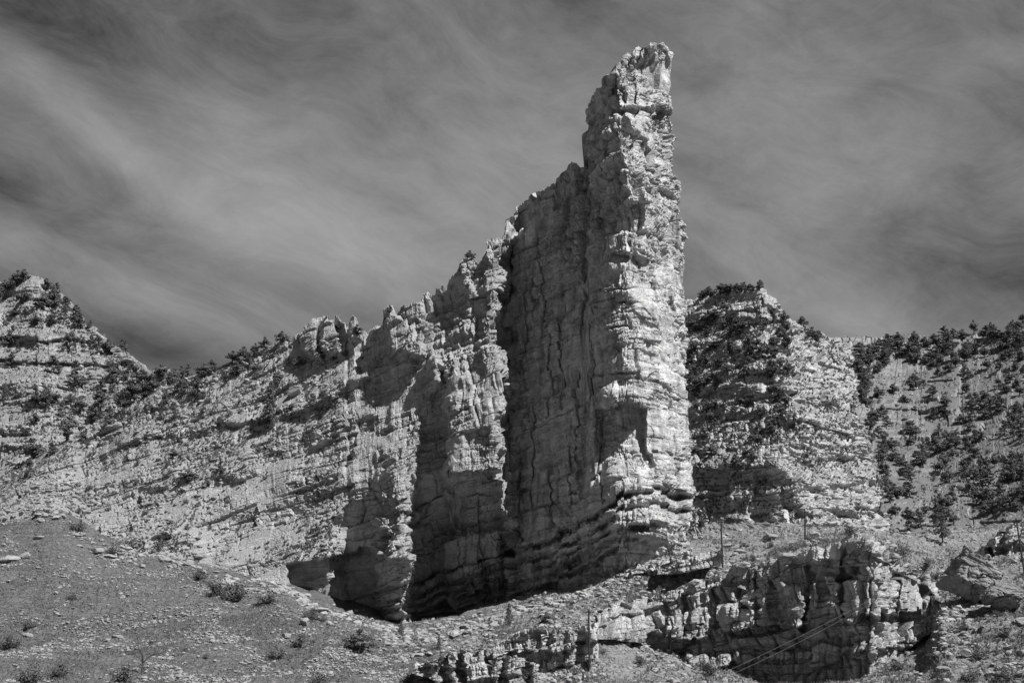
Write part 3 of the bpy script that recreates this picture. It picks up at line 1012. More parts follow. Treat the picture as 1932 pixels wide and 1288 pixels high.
def outcrop():
    def relief(a, b, uf, py):
        r = 0
        # two undercut tiers
        l1 = I(uf, [(1125, 1186), (1230, 1196), (1300, 1208), (1400, 1192), (1500, 1180), (1600, 1168), (1700, 1158), (1772, 1150)])
        r = r + 5.0 * sst(l1 - 2, l1 + 5, py + .3 * (b - py)) * sst(1225, 1245, uf) * sst(1765, 1700, uf)
        l2 = I(uf, [(1230, 1240), (1400, 1232), (1500, 1222), (1600, 1212), (1700, 1200)])
        r = r - 2.2 * sst(l2 - 3, l2 + 4, b) + 3.0 * sst(l2 + 18, l2 + 26, b)
        # lip of pale blocks along the top
        l3 = I(uf, TOPO) + 26
        r = r - 1.6 * sst(l3 + 4, l3 - 3, b)
        # pillars that catch the sun
        for (x0, x1, y0, y1, d_) in ((1255, 1275, 1140, 1190, 1.8), (1305, 1322, 1120, 1180, 2), (1372, 1398, 1122, 1175, 2.6), (1400, 1418, 1110, 1150, 1.6),
                                     (1470, 1512, 1098, 1168, 3.2), (1522, 1540, 1095, 1150, 2.4), (1552, 1584, 1088, 1142, 3.2), (1487, 1512, 1168, 1195, 4.5),
                                     (1535, 1568, 1032, 1066, 2.4), (1590, 1640, 1015, 1060, 1.0)):
            r = r - .9 * d_ * box(a, b, x0, x1, y0, y1, 3, 5)
        for xc, y0, y1 in ((1520, 1060, 1190), (1288, 1120, 1200), (1350, 1110, 1200), (1455, 1070, 1190), (1645, 1080, 1180), (1692, 1090, 1160), (1745, 1090, 1160), (1425, 1080, 1190), (1590, 1030, 1180)):
            r = r + 2.2 * np.exp(-((a - xc) / 2.4) ** 2) * sst(y0 - 8, y0 + 8, b) * sst(y1 + 8, y1 - 8, b)
        return r
    root = empty('rock_outcrop', (50, 265, 10))
    o, g = sheet('layered_ledge', TOPO, BOTO, YTO, YBO, 1125, 1772, .95, 260, 270, M_OUT, relief, .8, .13, 12,
                 (1.6, 1.0, .4, .12), .65, 14, 2.2, .9, .7, .35, 5, None, root, 14, 8, lev=((5., 7.5, 2.3), (3.0, 3.2, 1.1), (1.5, 1.2, .2)), vor=.5, massive=.7)
    o.location = (-50, -265, -10)
    tag(root, 'dark undercut rock ledge with sunlit pillars, lower right behind the thin wires', 'rock formation')
    return g


G5 = outcrop()


def small_ledge(label, top, bot, y, u0, u1, seed, slant=-.05, under=2.0, mat=None, amps=(1.2, .9, .5, .22), lev=((5., 3.5, 1.8), (2.4, 1.6, 1.0), (1., .6, .3))):
    def relief(a, b, uf, py):
        t = I(uf, top)
        m_ = I(uf, bot)
        mid = t + (m_ - t) * .6
        return (uf - u0) * slant + under * sst(mid - 2, mid + 3, b) + 1.3 * np.clip(vn(np.stack([a / 14, b * 0, b * 0], -1), seed + 9) * 2, -1, 1)
    cx = P((u0 + u1) / 2, I((u0 + u1) / 2, bot), y)
    root = empty('rock_ledge', cx)
    o, g = sheet('ledge', top, bot, [(u0, y + 2.5), (u1, y + 2.5)], [(u0, y), (u1, y)], u0, u1, 1.0, 90, seed, mat or M_OUT, relief, .9, .2, 7,
                 amps, .55, 7, 2.0, .7, .7, .6, 5, None, root, 8, 7, lev=lev, vor=.7, massive=.5)
    o.location = -Vector(cx)
    tag(root, label, 'rock ledge', 'low rock ledges on the foreground slopes')
    return g


LEDGES = [
    small_ledge('low broken ledge left of the wooden pole at the bottom centre', [(930, 1222), (960, 1196), (1000, 1182), (1050, 1186), (1100, 1178), (1128, 1176)],
                [(930, 1262), (1000, 1268), (1060, 1252), (1128, 1232)], 257, 930, 1128, 601, -.03, 2.5, None, (1.4, 1.2, .6, .25)),
    small_ledge('jumbled pale ledge at the bottom edge, farthest left of the low ledges', [(782, 1254), (830, 1232), (870, 1226), (915, 1222)], [(782, 1268), (850, 1286), (915, 1290)], 256, 782, 915, 611, -.02, 1.5),
    small_ledge('tumbled rocks of a low ledge at the bottom between two bushes', [(880, 1262), (930, 1240), (975, 1232), (1010, 1252)], [(880, 1296), (950, 1304), (1010, 1292)], 250, 880, 1010, 621, -.02, 1.5),
    small_ledge('short upper ledge of upright slabs, in front of the second pole', [(1240, 1074), (1290, 1054), (1330, 1042), (1366, 1034)], [(1240, 1082), (1290, 1078), (1330, 1068), (1366, 1056)], 296, 1240, 1366, 631, -.05, 1.0),
    small_ledge('thin pale ledge along the foot of the spire', [(1190, 1072), (1230, 1062), (1280, 1046), (1310, 1036)], [(1190, 1082), (1240, 1074), (1310, 1052)], 301, 1190, 1310, 641, .02, .8, M_FIN),
    small_ledge('bright flat ledge at the lip of the dark cliff, below the lowest cliff shade', [(845, 1196), (880, 1186), (930, 1178), (955, 1170)], [(845, 1202), (890, 1198), (955, 1182)], 306, 845, 955, 651, .02, .6, M_FIN),
    small_ledge('dark layered ledge at the left edge above the talus', [(-60, 972), (0, 962), (20, 960), (45, 968)], [(-60, 1000), (0, 992), (45, 984)], 349.5, -60, 45, 661, 0, 0, M_SLOPE, (1, 1, 1, 1), ((4., 1.2, .7), (1.6, .5, .4))),
    small_ledge('ledge of square blocks right of the giant boulder, at the right edge', [(1868, 1028), (1888, 1006), (1910, 990), (1950, 972), (2060, 955)], [(1868, 1030), (1900, 1060), (1950, 1068), (2060, 1050)], 300, 1868, 2060, 671, -.04, 1.0),
]

# ================================================================== placing things on surfaces
SURF = {}


def reg(name, g, st=2):
    q = g[::st, ::st].reshape(-1, 3)
    x, y = proj(q)
    SURF[name] = (q, x, y)


reg('fin', FIN)
reg('ground', GR[30:], 1)
reg('fin2', G2, 1)
reg('right', G3, 1)
reg('left', G4, 1)
reg('outcrop', G5, 1)
for i_, l_ in enumerate(LEDGES):
    reg('ledge%d' % i_, l_, 1)
ALL = np.concatenate([SURF[k][0] for k in SURF]), np.concatenate([SURF[k][1] for k in SURF]), np.concatenate([SURF[k][2] for k in SURF])
# coarse depth table of what stands in front, in bearings, to drop hidden things
CS = 4
zb_ = np.full((330, 500), 1e9)
ix_ = ((ALL[1] + 20) / CS).astype(int)
iy_ = (ALL[2] / CS).astype(int)
ok_ = (ix_ >= 0) & (ix_ < 500) & (iy_ >= 0) & (iy_ < 330)
np.minimum.at(zb_, (iy_[ok_], ix_[ok_]), ALL[0][ok_, 1])


def front_y(px, py):
    a, b = int((px + 20) / CS), int(py / CS)
    if 0 <= a < 500 and 0 <= b < 330:
        return zb_[b, a]
    return 1e9


def find(px, py, names=('fin', 'ground', 'fin2', 'right', 'left', 'outcrop')):
    best = None
    for k in names:
        q, x, y = SURF[k]
        d = (x - px) ** 2 + (y - py) ** 2
        i = np.argmin(d)
        near = np.nonzero(d < max(9, d[i] + .1))[0]
        j = near[np.argmin(q[near, 1])]
        if d[j] > 80:
            continue
        if best is None or q[j, 1] < best[1]:
            best = q[j]
    return best


# ================================================================== PLANTS
def quads_cloud(cs, nrm, sizes, r_, jag=1.0):
    """leaf-sized triangles with centres cs, roughly facing nrm"""
    n = len(cs)
    d = nrm + r_.normal(0, .7, (n, 3))
    d /= np.linalg.norm(d, axis=1, keepdims=True) + 1e-9
    a = np.cross(d, r_.normal(0, 1, (n, 3)))
    a /= np.linalg.norm(a, axis=1, keepdims=True) + 1e-9
    b = np.cross(d, a)
    s = sizes[:, None]
    V = np.stack([cs + a * s * .9, cs - a * s * .3 + b * s * .7, cs - a * s * .5 - b * s * .6], 1).reshape(-1, 3)
    F = np.arange(3 * n).reshape(n, 3)
    return V, F


def tube(path, rad, sides=6):
    path = np.asarray(path, float)
    V, F = [], []
    for i, p in enumerate(path):
        t = path[min(i + 1, len(path) - 1)] - path[max(i - 1, 0)]
        t /= np.linalg.norm(t) + 1e-9
        a = np.cross(t, [0.3, 1, 0.2])
        a /= np.linalg.norm(a) + 1e-9
        b = np.cross(t, a)
        for k in range(sides):
            w = 2 * math.pi * k / sides
            V.append(p + rad[i] * (a * math.cos(w) + b * math.sin(w)))
    for i in range(len(path) - 1):
        for k in range(sides):
            k2 = (k + 1) % sides
            F.append((i * sides + k, i * sides + k2, (i + 1) * sides + k2, (i + 1) * sides + k))
    # cap
    n0 = (len(path) - 1) * sides
    if sides == 6:
        F.append((n0, n0 + 1, n0 + 2, n0 + 3))
        F.append((n0, n0 + 3, n0 + 4, n0 + 5))
    elif sides == 4:
        F.append((n0, n0 + 1, n0 + 2, n0 + 3))
    return np.array(V), np.array(F)


def join(parts):
    V, F, o = [], [], 0
    for v, f in parts:
        V.append(v)
        F.append(f + o)
        o += len(v)
    return np.concatenate(V), np.concatenate(F)


def make_tree(kind, seed):
    """unit height tree: trunk with limbs, crown of many leaf clumps. returns (trunk mesh, crown mesh)"""
    r_ = np.random.default_rng(seed)
    tv = []
    lean = r_.normal(0, .05, 2)
    clumps = []
    if kind == 'juniper':
        hgt = .8
        path = [np.array([lean[0] * t, lean[1] * t, t * hgt]) for t in np.linspace(-.08, 1, 6)]
        tv.append(tube(path, [.045, .04, .034, .028, .018, .008]))
        for k in range(13):
            t = r_.uniform(.16, .98)
            an = k * 2.4 + r_.uniform(-.4, .4)
            rad = .46 * math.sin(math.pi * min(.96, (.18 + t * .80))) ** .7 * r_.uniform(.6, 1.15)
            base = np.array([lean[0] * t, lean[1] * t, t * hgt * .8])
            tip = base + np.array([math.cos(an) * rad, math.sin(an) * rad, .10 + .06 * r_.random()])
            tv.append(tube([base, (base + tip) / 2 + [0, 0, -.01], tip], [.016, .011, .005], 6))
            clumps.append((tip, r_.uniform(.11, .19)))
            clumps.append(((base + tip) / 2 + [0, 0, .06], r_.uniform(.1, .17)))
        clumps.append((np.array([lean[0], lean[1], .9]), .13))
        per, ls = 95, .042
    elif kind == 'pinyon':
        path = [np.array([lean[0] * t, lean[1] * t, t]) for t in np.linspace(-.08, .95, 7)]
        tv.append(tube(path, [.036, .033, .028, .023, .017, .01, .004]))
        for k in range(22):
            t = r_.uniform(.14, .97)
            an = k * 2.4 + r_.uniform(-.5, .5)
            rad = (.36 * (1 - t) ** .75 + .05) * r_.uniform(.6, 1.2)
            base = np.array([lean[0] * t, lean[1] * t, t])
            tip = base + np.array([math.cos(an) * rad, math.sin(an) * rad, .03 + .05 * r_.random()])
            tv.append(tube([base, (base + tip) / 2, tip], [.011, .008, .004], 6))
            clumps.append((tip, r_.uniform(.06, .11)))
            clumps.append(((base + tip) / 2 + [0, 0, .02], r_.uniform(.06, .10)))
        clumps.append((np.array([lean[0], lean[1], .97]), .05))
        per, ls = 44, .034
    else:  # fir
        path = [np.array([0, 0, t]) for t in np.linspace(-.06, 1, 7)]
        tv.append(tube(path, [.028, .026, .022, .018, .013, .008, .002]))
        for k in range(46):
            t = .08 + .9 * (k / 46) + r_.uniform(-.01, .01)
            an = k * 2.4 + r_.uniform(-.3, .3)
            rad = (.30 * (1 - t) + .02) * r_.uniform(.7, 1.15)
            base = np.array([0, 0, t])
            tip = base + np.array([math.cos(an) * rad, math.sin(an) * rad, -.02])
            if k % 2 == 0:
                tv.append(tube([base, tip], [.007, .003], 6))
            for w in (.4, .75, 1):
                clumps.append((base + (tip - base) * w, .028 + .035 * (1 - t)))
        per, ls = 14, .03
    cs, nn, ss = [], [], []
    for c, rr in clumps:
        v = r_.normal(0, 1, (per, 3))
        v /= np.linalg.norm(v, axis=1, keepdims=True)
        rad = rr * r_.uniform(.35, 1.05, (per, 1)) ** .6
        v2 = v * np.array([1, 1, .72])
        cs.append(c + v2 * rad)
        nn.append(v + [0, 0, .3])
        ss.append(r_.uniform(.6, 1.5, per) * ls)
    V, F = quads_cloud(np.concatenate(cs), np.concatenate(nn), np.concatenate(ss), r_)
    tr = join(tv)
    return mesh_from('trunk', *tr, M_BARK), mesh_from('crown', V, F, M_LEAF if kind == 'juniper' else M_PINE)


PROTO = {'juniper': [make_tree('juniper', s) for s in (1, 2, 3, 4, 5, 6)],
         'pinyon': [make_tree('pinyon', s) for s in (21, 22, 23, 24, 25)],
         'fir': [make_tree('fir', s) for s in (31, 32)]}
LABELNAME = {'juniper': 'round dark juniper', 'pinyon': 'dark upright pine', 'fir': 'narrow pointed conifer'}
TREES = []   # dicts


def add_tree(px, py, w, h, kind, zone, names=None, sink=.15):
    p = find(px, py, names) if names else find(px, py)
    if p is None:
        return False
    mpp = p[1] / FPX / CT
    H = h * mpp * 1.02
    if kind == 'auto':
        asp = h / max(w, 1)
        kind = 'juniper' if asp < 1.15 else 'pinyon'
    H *= 1.25
    W = 1.22 * w * mpp / {'juniper': .95, 'pinyon': .72, 'fir': .62}[kind]
    TREES.append(dict(p=p, H=H, W=W, kind=kind, zone=zone, px=px, py=py))
    return True


ORD = ['first', 'second', 'third', 'fourth', 'fifth', 'sixth', 'seventh', 'eighth', 'ninth', 'tenth', 'eleventh', 'twelfth']

def ordn(i):
    if i < 12:
        return ORD[i]
    n_ = i + 1
    return '%d%s' % (n_, 'th' if n_ % 100 in (11, 12, 13) else {1: 'st', 2: 'nd', 3: 'rd'}.get(n_ % 10, 'th'))


def flush_trees():
    from collections import defaultdict
    cells = defaultdict(list)
    for t in TREES:
        sz = 'small' if t['H'] < 3.0 else ('tall' if t['H'] > 5.6 else 'middling')
        t['sz'] = sz
        cells[(t['zone'], t['kind'], sz)].append(t)
    for key, ts in cells.items():
        ts.sort(key=lambda t: t['px'])
        for i, t in enumerate(ts):
            nm = key[2] + ' ' + LABELNAME[key[1]]
            if len(ts) == 1:
                t['label'] = '%s %s, alone of its shape' % (nm, key[0])
            else:
                t['label'] = '%s %s, %s from left' % (nm, key[0], ordn(i))
    for i, t in enumerate(TREES):
        k = t['kind']
        tm, cm = PROTO[k][i % len(PROTO[k])]
        nm = {'juniper': 'juniper_tree', 'pinyon': 'pine_tree', 'fir': 'fir_tree'}[k]
        e = empty(nm, (t['p'][0], t['p'][1], t['p'][2] - .03 * t['H'] - .1), random.uniform(0, 6.28))
        e.scale = (t['W'], t['W'], t['H'])
        tag(e, t['label'], 'tree', 'evergreen trees ' + t['zone'])
        ob('trunk', tm, e)
        ob('crown', cm, e)


Z_LH = 'on the far left hillside'
Z_CR = 'on the ridge\'s left slope'
Z_F2 = 'on the wooded flank right of the spire'
Z_SK = 'on the skyline right of the spire'
Z_RH = 'on the far right hillside'
Z_RT = 'in the far right skyline forest'
Z_NR = 'in rocks below the right buttress'
Z_FT = 'by the foot of the shaded cliff'

k6 = 4.953
for zx, zy, w, h in [(135, 215, 105, 115), (60, 235, 70, 80), (10, 160, 50, 50), (15, 340, 80, 130), (210, 355, 125, 125), (125, 480, 90, 70), (60, 540, 90, 60), (130, 545, 80, 60),
                     (390, 405, 150, 130), (500, 300, 70, 100), (500, 400, 140, 150), (495, 560, 110, 130), (310, 570, 110, 85), (600, 535, 80, 145), (690, 480, 70, 70), (735, 580, 90, 110),
                     (640, 545, 60, 60), (825, 590, 60, 70), (885, 605, 60, 60), (1000, 635, 95, 80), (1072, 645, 55, 75), (80, 760, 110, 170), (650, 800, 120, 150), (1010, 825, 130, 110),
                     (900, 780, 90, 110), (842, 745, 50, 90), (780, 740, 60, 80), (1145, 790, 60, 90), (680, 1150, 130, 200), (770, 1140, 90, 100), (1040, 1055, 140, 120), (945, 1165, 70, 100),
                     (1050, 1165, 90, 120), (1310, 1100, 150, 110), (1160, 1090, 70, 90), (1230, 980, 80, 80), (1580, 1100, 110, 80), (1200, 1250, 110, 110), (1290, 1230, 120, 110),
                     (340, 1280, 110, 90), (435, 1290, 110, 130), (520, 1270, 80, 90), (640, 1285, 90, 80), (930, 1300, 110, 100), (1400, 1160, 110, 100), (335, 115, 60, 40), (255, 120, 50, 45),
                     (230, 470, 50, 70), (20, 960, 50, 40), (210, 1075, 60, 30), (290, 1070, 50, 30), (880, 1225, 40, 40), (580, 1200, 40, 30), (340, 630, 60, 50), (25, 1290, 60, 160),
                     (90, 1130, 30, 50), (540, 1010, 60, 90), (1120, 1290, 90, 90), (740, 1290, 70, 60), (165, 1040, 30, 30)]:
    add_tree(zx / k6, 500 + zy / k6, w / k6, h / k6, 'auto', Z_LH, ('left',))
for px, py, w, h in [(88, 550, 20, 22), (103, 566, 20, 26), (113, 572, 14, 18), (125, 586, 22, 28), (141, 602, 20, 24), (150, 610, 16, 20), (166, 618, 14, 14), (177, 621, 14, 14), (203, 631, 20, 18), (216, 634, 14, 16), (232, 664, 14, 20), (30, 535, 22, 24), (44, 530, 20, 20), (8, 545, 16, 18), (18, 690, 20, 24), (100, 700, 22, 26), (300, 715, 26, 22), (328, 722, 22, 24)]:
    add_tree(px, py, w, h, 'auto', Z_LH, ('left',))
k1 = 3.019
for zx, zy, w, h in [(260, 885, 70, 100), (345, 935, 42, 90), (450, 905, 90, 90), (560, 930, 90, 130), (520, 960, 70, 70), (105, 905, 35, 40), (200, 965, 55, 60), (150, 970, 35, 40),
                     (240, 1025, 25, 45), (390, 840, 50, 40), (200, 860, 60, 90), (150, 1020, 40, 50)]:
    add_tree(zx / k1, 480 + zy / k1, w / k1, h / k1, 'auto', Z_LH, ('left',))
for zx, zy, w, h in [(370, 1035, 110, 110), (440, 990, 100, 90), (620, 1010, 60, 110), (485, 1070, 50, 48), (170, 1170, 110, 100), (150, 1275, 60, 90), (290, 1135, 50, 60), (740, 840, 110, 90),
                     (690, 870, 60, 60), (810, 800, 90, 80), (870, 770, 70, 60), (1130, 828, 75, 105), (1030, 795, 65, 130), (1045, 800, 50, 60), (990, 935, 52, 65), (1155, 900, 32, 42),
                     (930, 865, 42, 85), (1160, 695, 80, 70), (1215, 650, 50, 45), (1260, 620, 40, 40), (1320, 612, 75, 60), (1380, 590, 68, 62), (1450, 560, 45, 50), (1500, 540, 60, 62), (1550, 510, 40, 30),
                     (1610, 497, 60, 58), (1350, 685, 72, 65), (1280, 700, 32, 38), (1410, 690, 40, 35), (1450, 672, 50, 50), (1520, 985, 90, 70), (1650, 950, 60, 85), (1580, 750, 80, 80),
                     (1250, 1240, 50, 70), (1735, 1062, 36, 60), (1780, 870, 40, 60), (985, 1150, 50, 45), (1265, 1010, 32, 45), (910, 935, 36, 50), (560, 1085, 24, 30), (840, 865, 22, 30),
                     (1060, 1290, 90, 60), (700, 940, 30, 60), (1395, 620, 34, 36), (1700, 640, 60, 60), (1060, 690, 45, 60), (640, 860, 40, 50)]:
    add_tree(zx / k1, 480 + zy / k1, w / k1, h / k1, 'auto', Z_CR, ('fin',))
add_tree(508, 800, 30, 68, 'fir', Z_CR, ('fin',))
for px, py, w, h in [(735, 592, 14, 16), (745, 586, 12, 12), (885, 486, 17, 15), (941, 452, 12, 10), (675, 632, 20, 20), (705, 620, 14, 10), (832, 552, 8, 10), (724, 615, 9, 10), (862, 508, 10, 8),
                     (650, 600, 7, 5), (1083, 312, 10, 6)]:
    add_tree(px, py, w, h, 'auto', 'on the crest of the stone ridge', ('fin',))
for px, py, w, h, kd in [(1113 - 155, 1178, 17, 34, 'fir'), (756, 1200, 14, 26, 'fir'), (828, 1222, 10, 24, 'fir'), (770, 1198, 12, 14, 'juniper'), (1030, 1172, 18, 18, 'juniper'),
                         (676, 1224, 42, 32, 'juniper'), (1300, 1240, 26, 22, 'juniper')]:
    add_tree(px, py, w, h, kd, Z_FT, ('ground',))
# skyline right of the spire
for i, px in enumerate(np.arange(1297, 1442, 6.6)):
    add_tree(px + random.uniform(-2, 2), I(px, TOP2) + random.uniform(-3, 3), random.uniform(13, 20), random.uniform(12, 17), 'juniper', Z_SK, ('fin2',))
for px, py, w, h in [(1508, 603, 14, 10), (1542, 613, 20, 16), (1556, 617, 22, 18), (1572, 622, 16, 12), (1590, 628, 15, 12), (1612, 640, 16, 12), (1515, 612, 20, 16), (1534, 640, 22, 20), (1545, 650, 24, 22)]:
    add_tree(px, py, w, h, 'juniper', Z_SK, ('fin2',))


def scatter(n, poly, names, zone, wr, hr, mind, dens=None):
    pts = []
    xs = [p[0] for p in poly]
    ys = [p[1] for p in poly]
    tries = 0
    while len(pts) < n and tries < 12000:
        tries += 1
        x, y = random.uniform(min(xs), max(xs)), random.uniform(min(ys), max(ys))
        ins = False
        j = len(poly) - 1
        for i in range(len(poly)):
            if (poly[i][1] > y) != (poly[j][1] > y) and x < (poly[j][0] - poly[i][0]) * (y - poly[i][1]) / (poly[j][1] - poly[i][1]) + poly[i][0]:
                ins = not ins
            j = i
        if not ins:
            continue
        if dens is not None and random.random() > dens(x, y):
            continue
        if any((x - a) ** 2 + ((y - b) * 1.2) ** 2 < mind ** 2 for a, b in pts):
            continue
        p = find(x, y, names)
        if p is None or front_y(x, y) < p[1] - 15:
            continue
        pts.append((x, y))
        h = random.uniform(*hr)
        add_tree(x, y, random.uniform(*wr), h, random.choice(['juniper', 'juniper', 'pinyon']), zone, names)
    return pts


def clump(x, y, seed, s=26, th=0.0):
    return 1.0 if vn(np.array([[x / s, y / s, 0.]]), seed)[0] > th else .06


scatter(62, [(1296, 600), (1330, 590), (1400, 580), (1470, 590), (1500, 640), (1490, 700), (1440, 690), (1400, 720), (1296, 760)], ('fin2',), Z_F2, (13, 21), (14, 22), 10)
scatter(22, [(1455, 640), (1490, 700), (1494, 800), (1440, 860), (1400, 900), (1370, 880), (1440, 760)], ('fin2',), Z_F2, (13, 20), (15, 22), 10)
scatter(16, [(1300, 760), (1440, 740), (1400, 820), (1300, 900)], ('fin2',), Z_F2, (12, 20), (12, 20), 14)
scatter(72, [(1612, 640), (1760, 640), (1940, 610), (1940, 690), (1850, 680), (1760, 690), (1700, 680), (1660, 700), (1625, 760), (1612, 700)], ('right',), Z_RT, (13, 22), (14, 23), 9.0)
scatter(26, [(1650, 700), (1760, 690), (1940, 690), (1940, 760), (1800, 770), (1700, 760)], ('right',), Z_RH, (11, 20), (12, 21), 12, lambda x, y: clump(x, y, 801))
scatter(58, [(1690, 770), (1940, 750), (1940, 900), (1850, 900), (1790, 920), (1720, 880)], ('right',), Z_RH, (12, 22), (14, 24), 11, lambda x, y: clump(x, y, 803))
scatter(14, [(1650, 840), (1700, 830), (1720, 940), (1670, 950)], ('right',), Z_RH, (14, 24), (16, 26), 10)
scatter(26, [(1830, 900), (1940, 870), (1940, 960), (1880, 975), (1815, 975)], ('right',), Z_RH, (15, 24), (18, 28), 11)
scatter(12, [(1690, 970), (1800, 950), (1800, 1040), (1720, 1050)], ('right',), Z_NR, (12, 22), (14, 30), 12)
scatter(22, [(1612, 650), (1650, 650), (1690, 900), (1700, 1000), (1680, 980), (1650, 860), (1625, 760)], ('right',), Z_RH, (14, 22), (16, 24), 11)
add_tree(1781, 1022, 26, 50, 'pinyon', Z_NR, ('right', 'ground'))
# keep to the 300 of a kind that show largest
TREES.sort(key=lambda t: -(t['H'] * t['W'] / t['p'][1] ** 2))
kept, cnt = [], {}
for t in TREES:
    cnt[t['kind']] = cnt.get(t['kind'], 0) + 1
    if cnt[t['kind']] <= 298:
        kept.append(t)
print('kinds', cnt)
TREES = kept
flush_trees()


# ---------------- shrubs
def make_bush(seed, dens=150, ls=.05, flat=.7):
    r_ = np.random.default_rng(seed)
    tv, cs, nn = [], [], []
    for k in range(16):
        an, el = r_.uniform(0, 6.28), r_.uniform(.35, 1.4)
        ln = r_.uniform(.35, .55)
        d = np.array([math.cos(an) * math.cos(el), math.sin(an) * math.cos(el), math.sin(el) * 1.4])
        tip = d * ln
        mid = tip * .5 + r_.normal(0, .03, 3)
        tv.append(tube([[0, 0, -.04], mid, tip], [.014, .01, .004], 4))
        n = dens // 3
        v = r_.normal(0, 1, (n, 3))
        cs.append(tip * r_.uniform(.45, 1.05, (n, 1)) + v * .075)
        nn.append(v)
    c = np.concatenate(cs)
    V, F = quads_cloud(c, np.concatenate(nn), r_.uniform(.6, 1.5, len(c)) * ls * .7, r_)
    return mesh_from('stems', *join(tv), M_BARK), mesh_from('foliage', V, F, M_BUSH)


BUSH = [make_bush(s) for s in (41, 42, 43, 44)]
BL = [
    (410, 1120, 60, 'wide grey brush below the broken slope, left of the cave'), (455, 1128, 70, 'thick grey brush nearest the middle of the slope foot'),
    (505, 1135, 55, 'grey brush right beside the mouth of the shaded cave'), (375, 1092, 36, 'small grey bush at the top of the brushy patch'),
    (137, 1128, 24, 'dark small bush alone in the middle of the left talus'), (345, 1226, 14, 'tiny dark bush low on the talus'),
    (520, 1240, 44, 'long dark bush low on the talus, left one of a touching pair'), (565, 1218, 44, 'long dark bush low on the talus, right one of a touching pair'),
    (20, 1220, 50, 'dark brush at the left edge of the talus'), (50, 1185, 38, 'grey bush above the brush at the left edge'),
    (60, 1284, 60, 'big blurred bush in the bottom left corner'), (110, 1275, 50, 'second bush from the bottom left corner'),
    (590, 1165, 40, 'bush among pale boulders below the cave mouth'), (612, 1170, 24, 'small bush right of the boulders below the cave mouth'),
    (664, 1205, 22, 'small bush just above the round dark tree at the cliff foot'), (388, 1240, 16, 'small dark tuft-like bush near the bottom of the talus'),
    (150, 1000, 40, 'bush at the upper tip of the talus'), (300, 1040, 46, 'bush under the lowest ledge of the left slope'), (215, 1044, 40, 'bush beside the pale boulder at the slope foot'),
    (770, 1288, 44, 'bush at the bottom edge left of the jumbled ledge'), (840, 1292, 40, 'bush at the bottom edge below the jumbled ledge'), (1000, 1282, 40, 'bush at the bottom edge below the pole ledge'),
    (1136, 1230, 26, 'bush directly right of the wooden pole foot'), (1208, 1250, 30, 'dark bush right of the pole on the foreground slope'), (1085, 1242, 26, 'bush left of the wooden pole foot'),
    (1250, 1066, 20, 'small bush on the bench under the spire, leftmost there'), (1275, 1090, 22, 'bush in the middle of the bench under the spire'), (1420, 1056, 20, 'dark bush on the bench behind the outcrop'),
    (1405, 1030, 22, 'bush on the bench beside the second pole'), (1455, 1030, 18, 'little bush in mid bench behind the outcrop'), (1530, 1020, 30, 'dark bush on the lip of the outcrop, right of the third pole'),
    (1605, 1012, 42, 'dark bush crowning the outcrop corner'), (1700, 1050, 50, 'grey bush behind the right end of the outcrop'), (1742, 1074, 46, 'grey bush left of the giant boulder'),
    (1765, 1090, 30, 'bush closest to the shade of the giant boulder'), (1690, 1262, 40, 'bush at the bottom right below the outcrop end'), (1760, 1240, 26, 'small bush on the lower right slope'),
    (1800, 1215, 26, 'bush in the middle of the lower right slope'), (1850, 1240, 44, 'wide bush on the lower right slope'), (1900, 1200, 36, 'bush by the right edge on the lower slope'),
    (1830, 1284, 46, 'bush at the bottom edge, right corner area'), (1900, 1280, 44, 'bush in the bottom right corner'), (1780, 1280, 36, 'bush at the bottom edge right of the outcrop'),
    (1880, 1160, 24, 'small bush below the giant boulder'), (1730, 1215, 22, 'small bush just right of the lower ledge'), (1340, 1270, 50, 'brush at the bottom edge under the outcrop'),
    (600, 1290, 50, 'bush at the bottom edge under the talus'), (230, 1285, 60, 'pale wide bush at the bottom beside the dead tree'),
]
for i, (px, py, w, lab) in enumerate(BL):
    p = find(px, py, ('ground',))
    if p is None:
        continue
    s = w * p[1] / FPX * 1.05
    e = empty('shrub', (p[0], p[1], p[2] - .05), random.uniform(0, 6))
    e.scale = (s, s, s * random.uniform(.6, .8))
    tag(e, lab, 'shrub', 'shrubs on the slopes')
    sm, fm = BUSH[i % 4]
    ob('stems', sm, e)
    ob('foliage', fm, e)


# small round bushes dotted over the rocky slopes
def dot_bushes(n, poly, names, where, wr, seed, md=9):
    st = random.getstate()
    random.seed(seed)
    xs, ys = [p[0] for p in poly], [p[1] for p in poly]
    pts = []
    tries = 0
    while len(pts) < n and tries < 5000:
        tries += 1
        x, y = random.uniform(min(xs), max(xs)), random.uniform(min(ys), max(ys))
        ins, j = False, len(poly) - 1
        for i in range(len(poly)):
            if (poly[i][1] > y) != (poly[j][1] > y) and x < (poly[j][0] - poly[i][0]) * (y - poly[i][1]) / (poly[j][1] - poly[i][1]) + poly[i][0]:
                ins = not ins
            j = i
        if not ins or any((x - a) ** 2 + (y - b) ** 2 < md * md for a, b, _ in pts):
            continue
        p = find(x, y, names)
        if p is None or front_y(x, y) < p[1] - 15:
            continue
        pts.append((x, y, p))
    pts.sort(key=lambda t: t[0])
    for i, (x, y, p) in enumerate(pts):
        w = random.uniform(*wr)
        s = w * p[1] / FPX * 1.2
        e = empty('shrub', (p[0], p[1], p[2] - .1), random.uniform(0, 6))
        e.scale = (s, s, s * random.uniform(.8, 1.2))
        tag(e, 'small dark bush %s, %s from the left' % (where, ordn(i)), 'shrub', 'small bushes ' + where)
        sm, fm = BUSH[i % 4]
        ob('stems', sm, e)
        ob('foliage', fm, e)
    random.setstate(st)


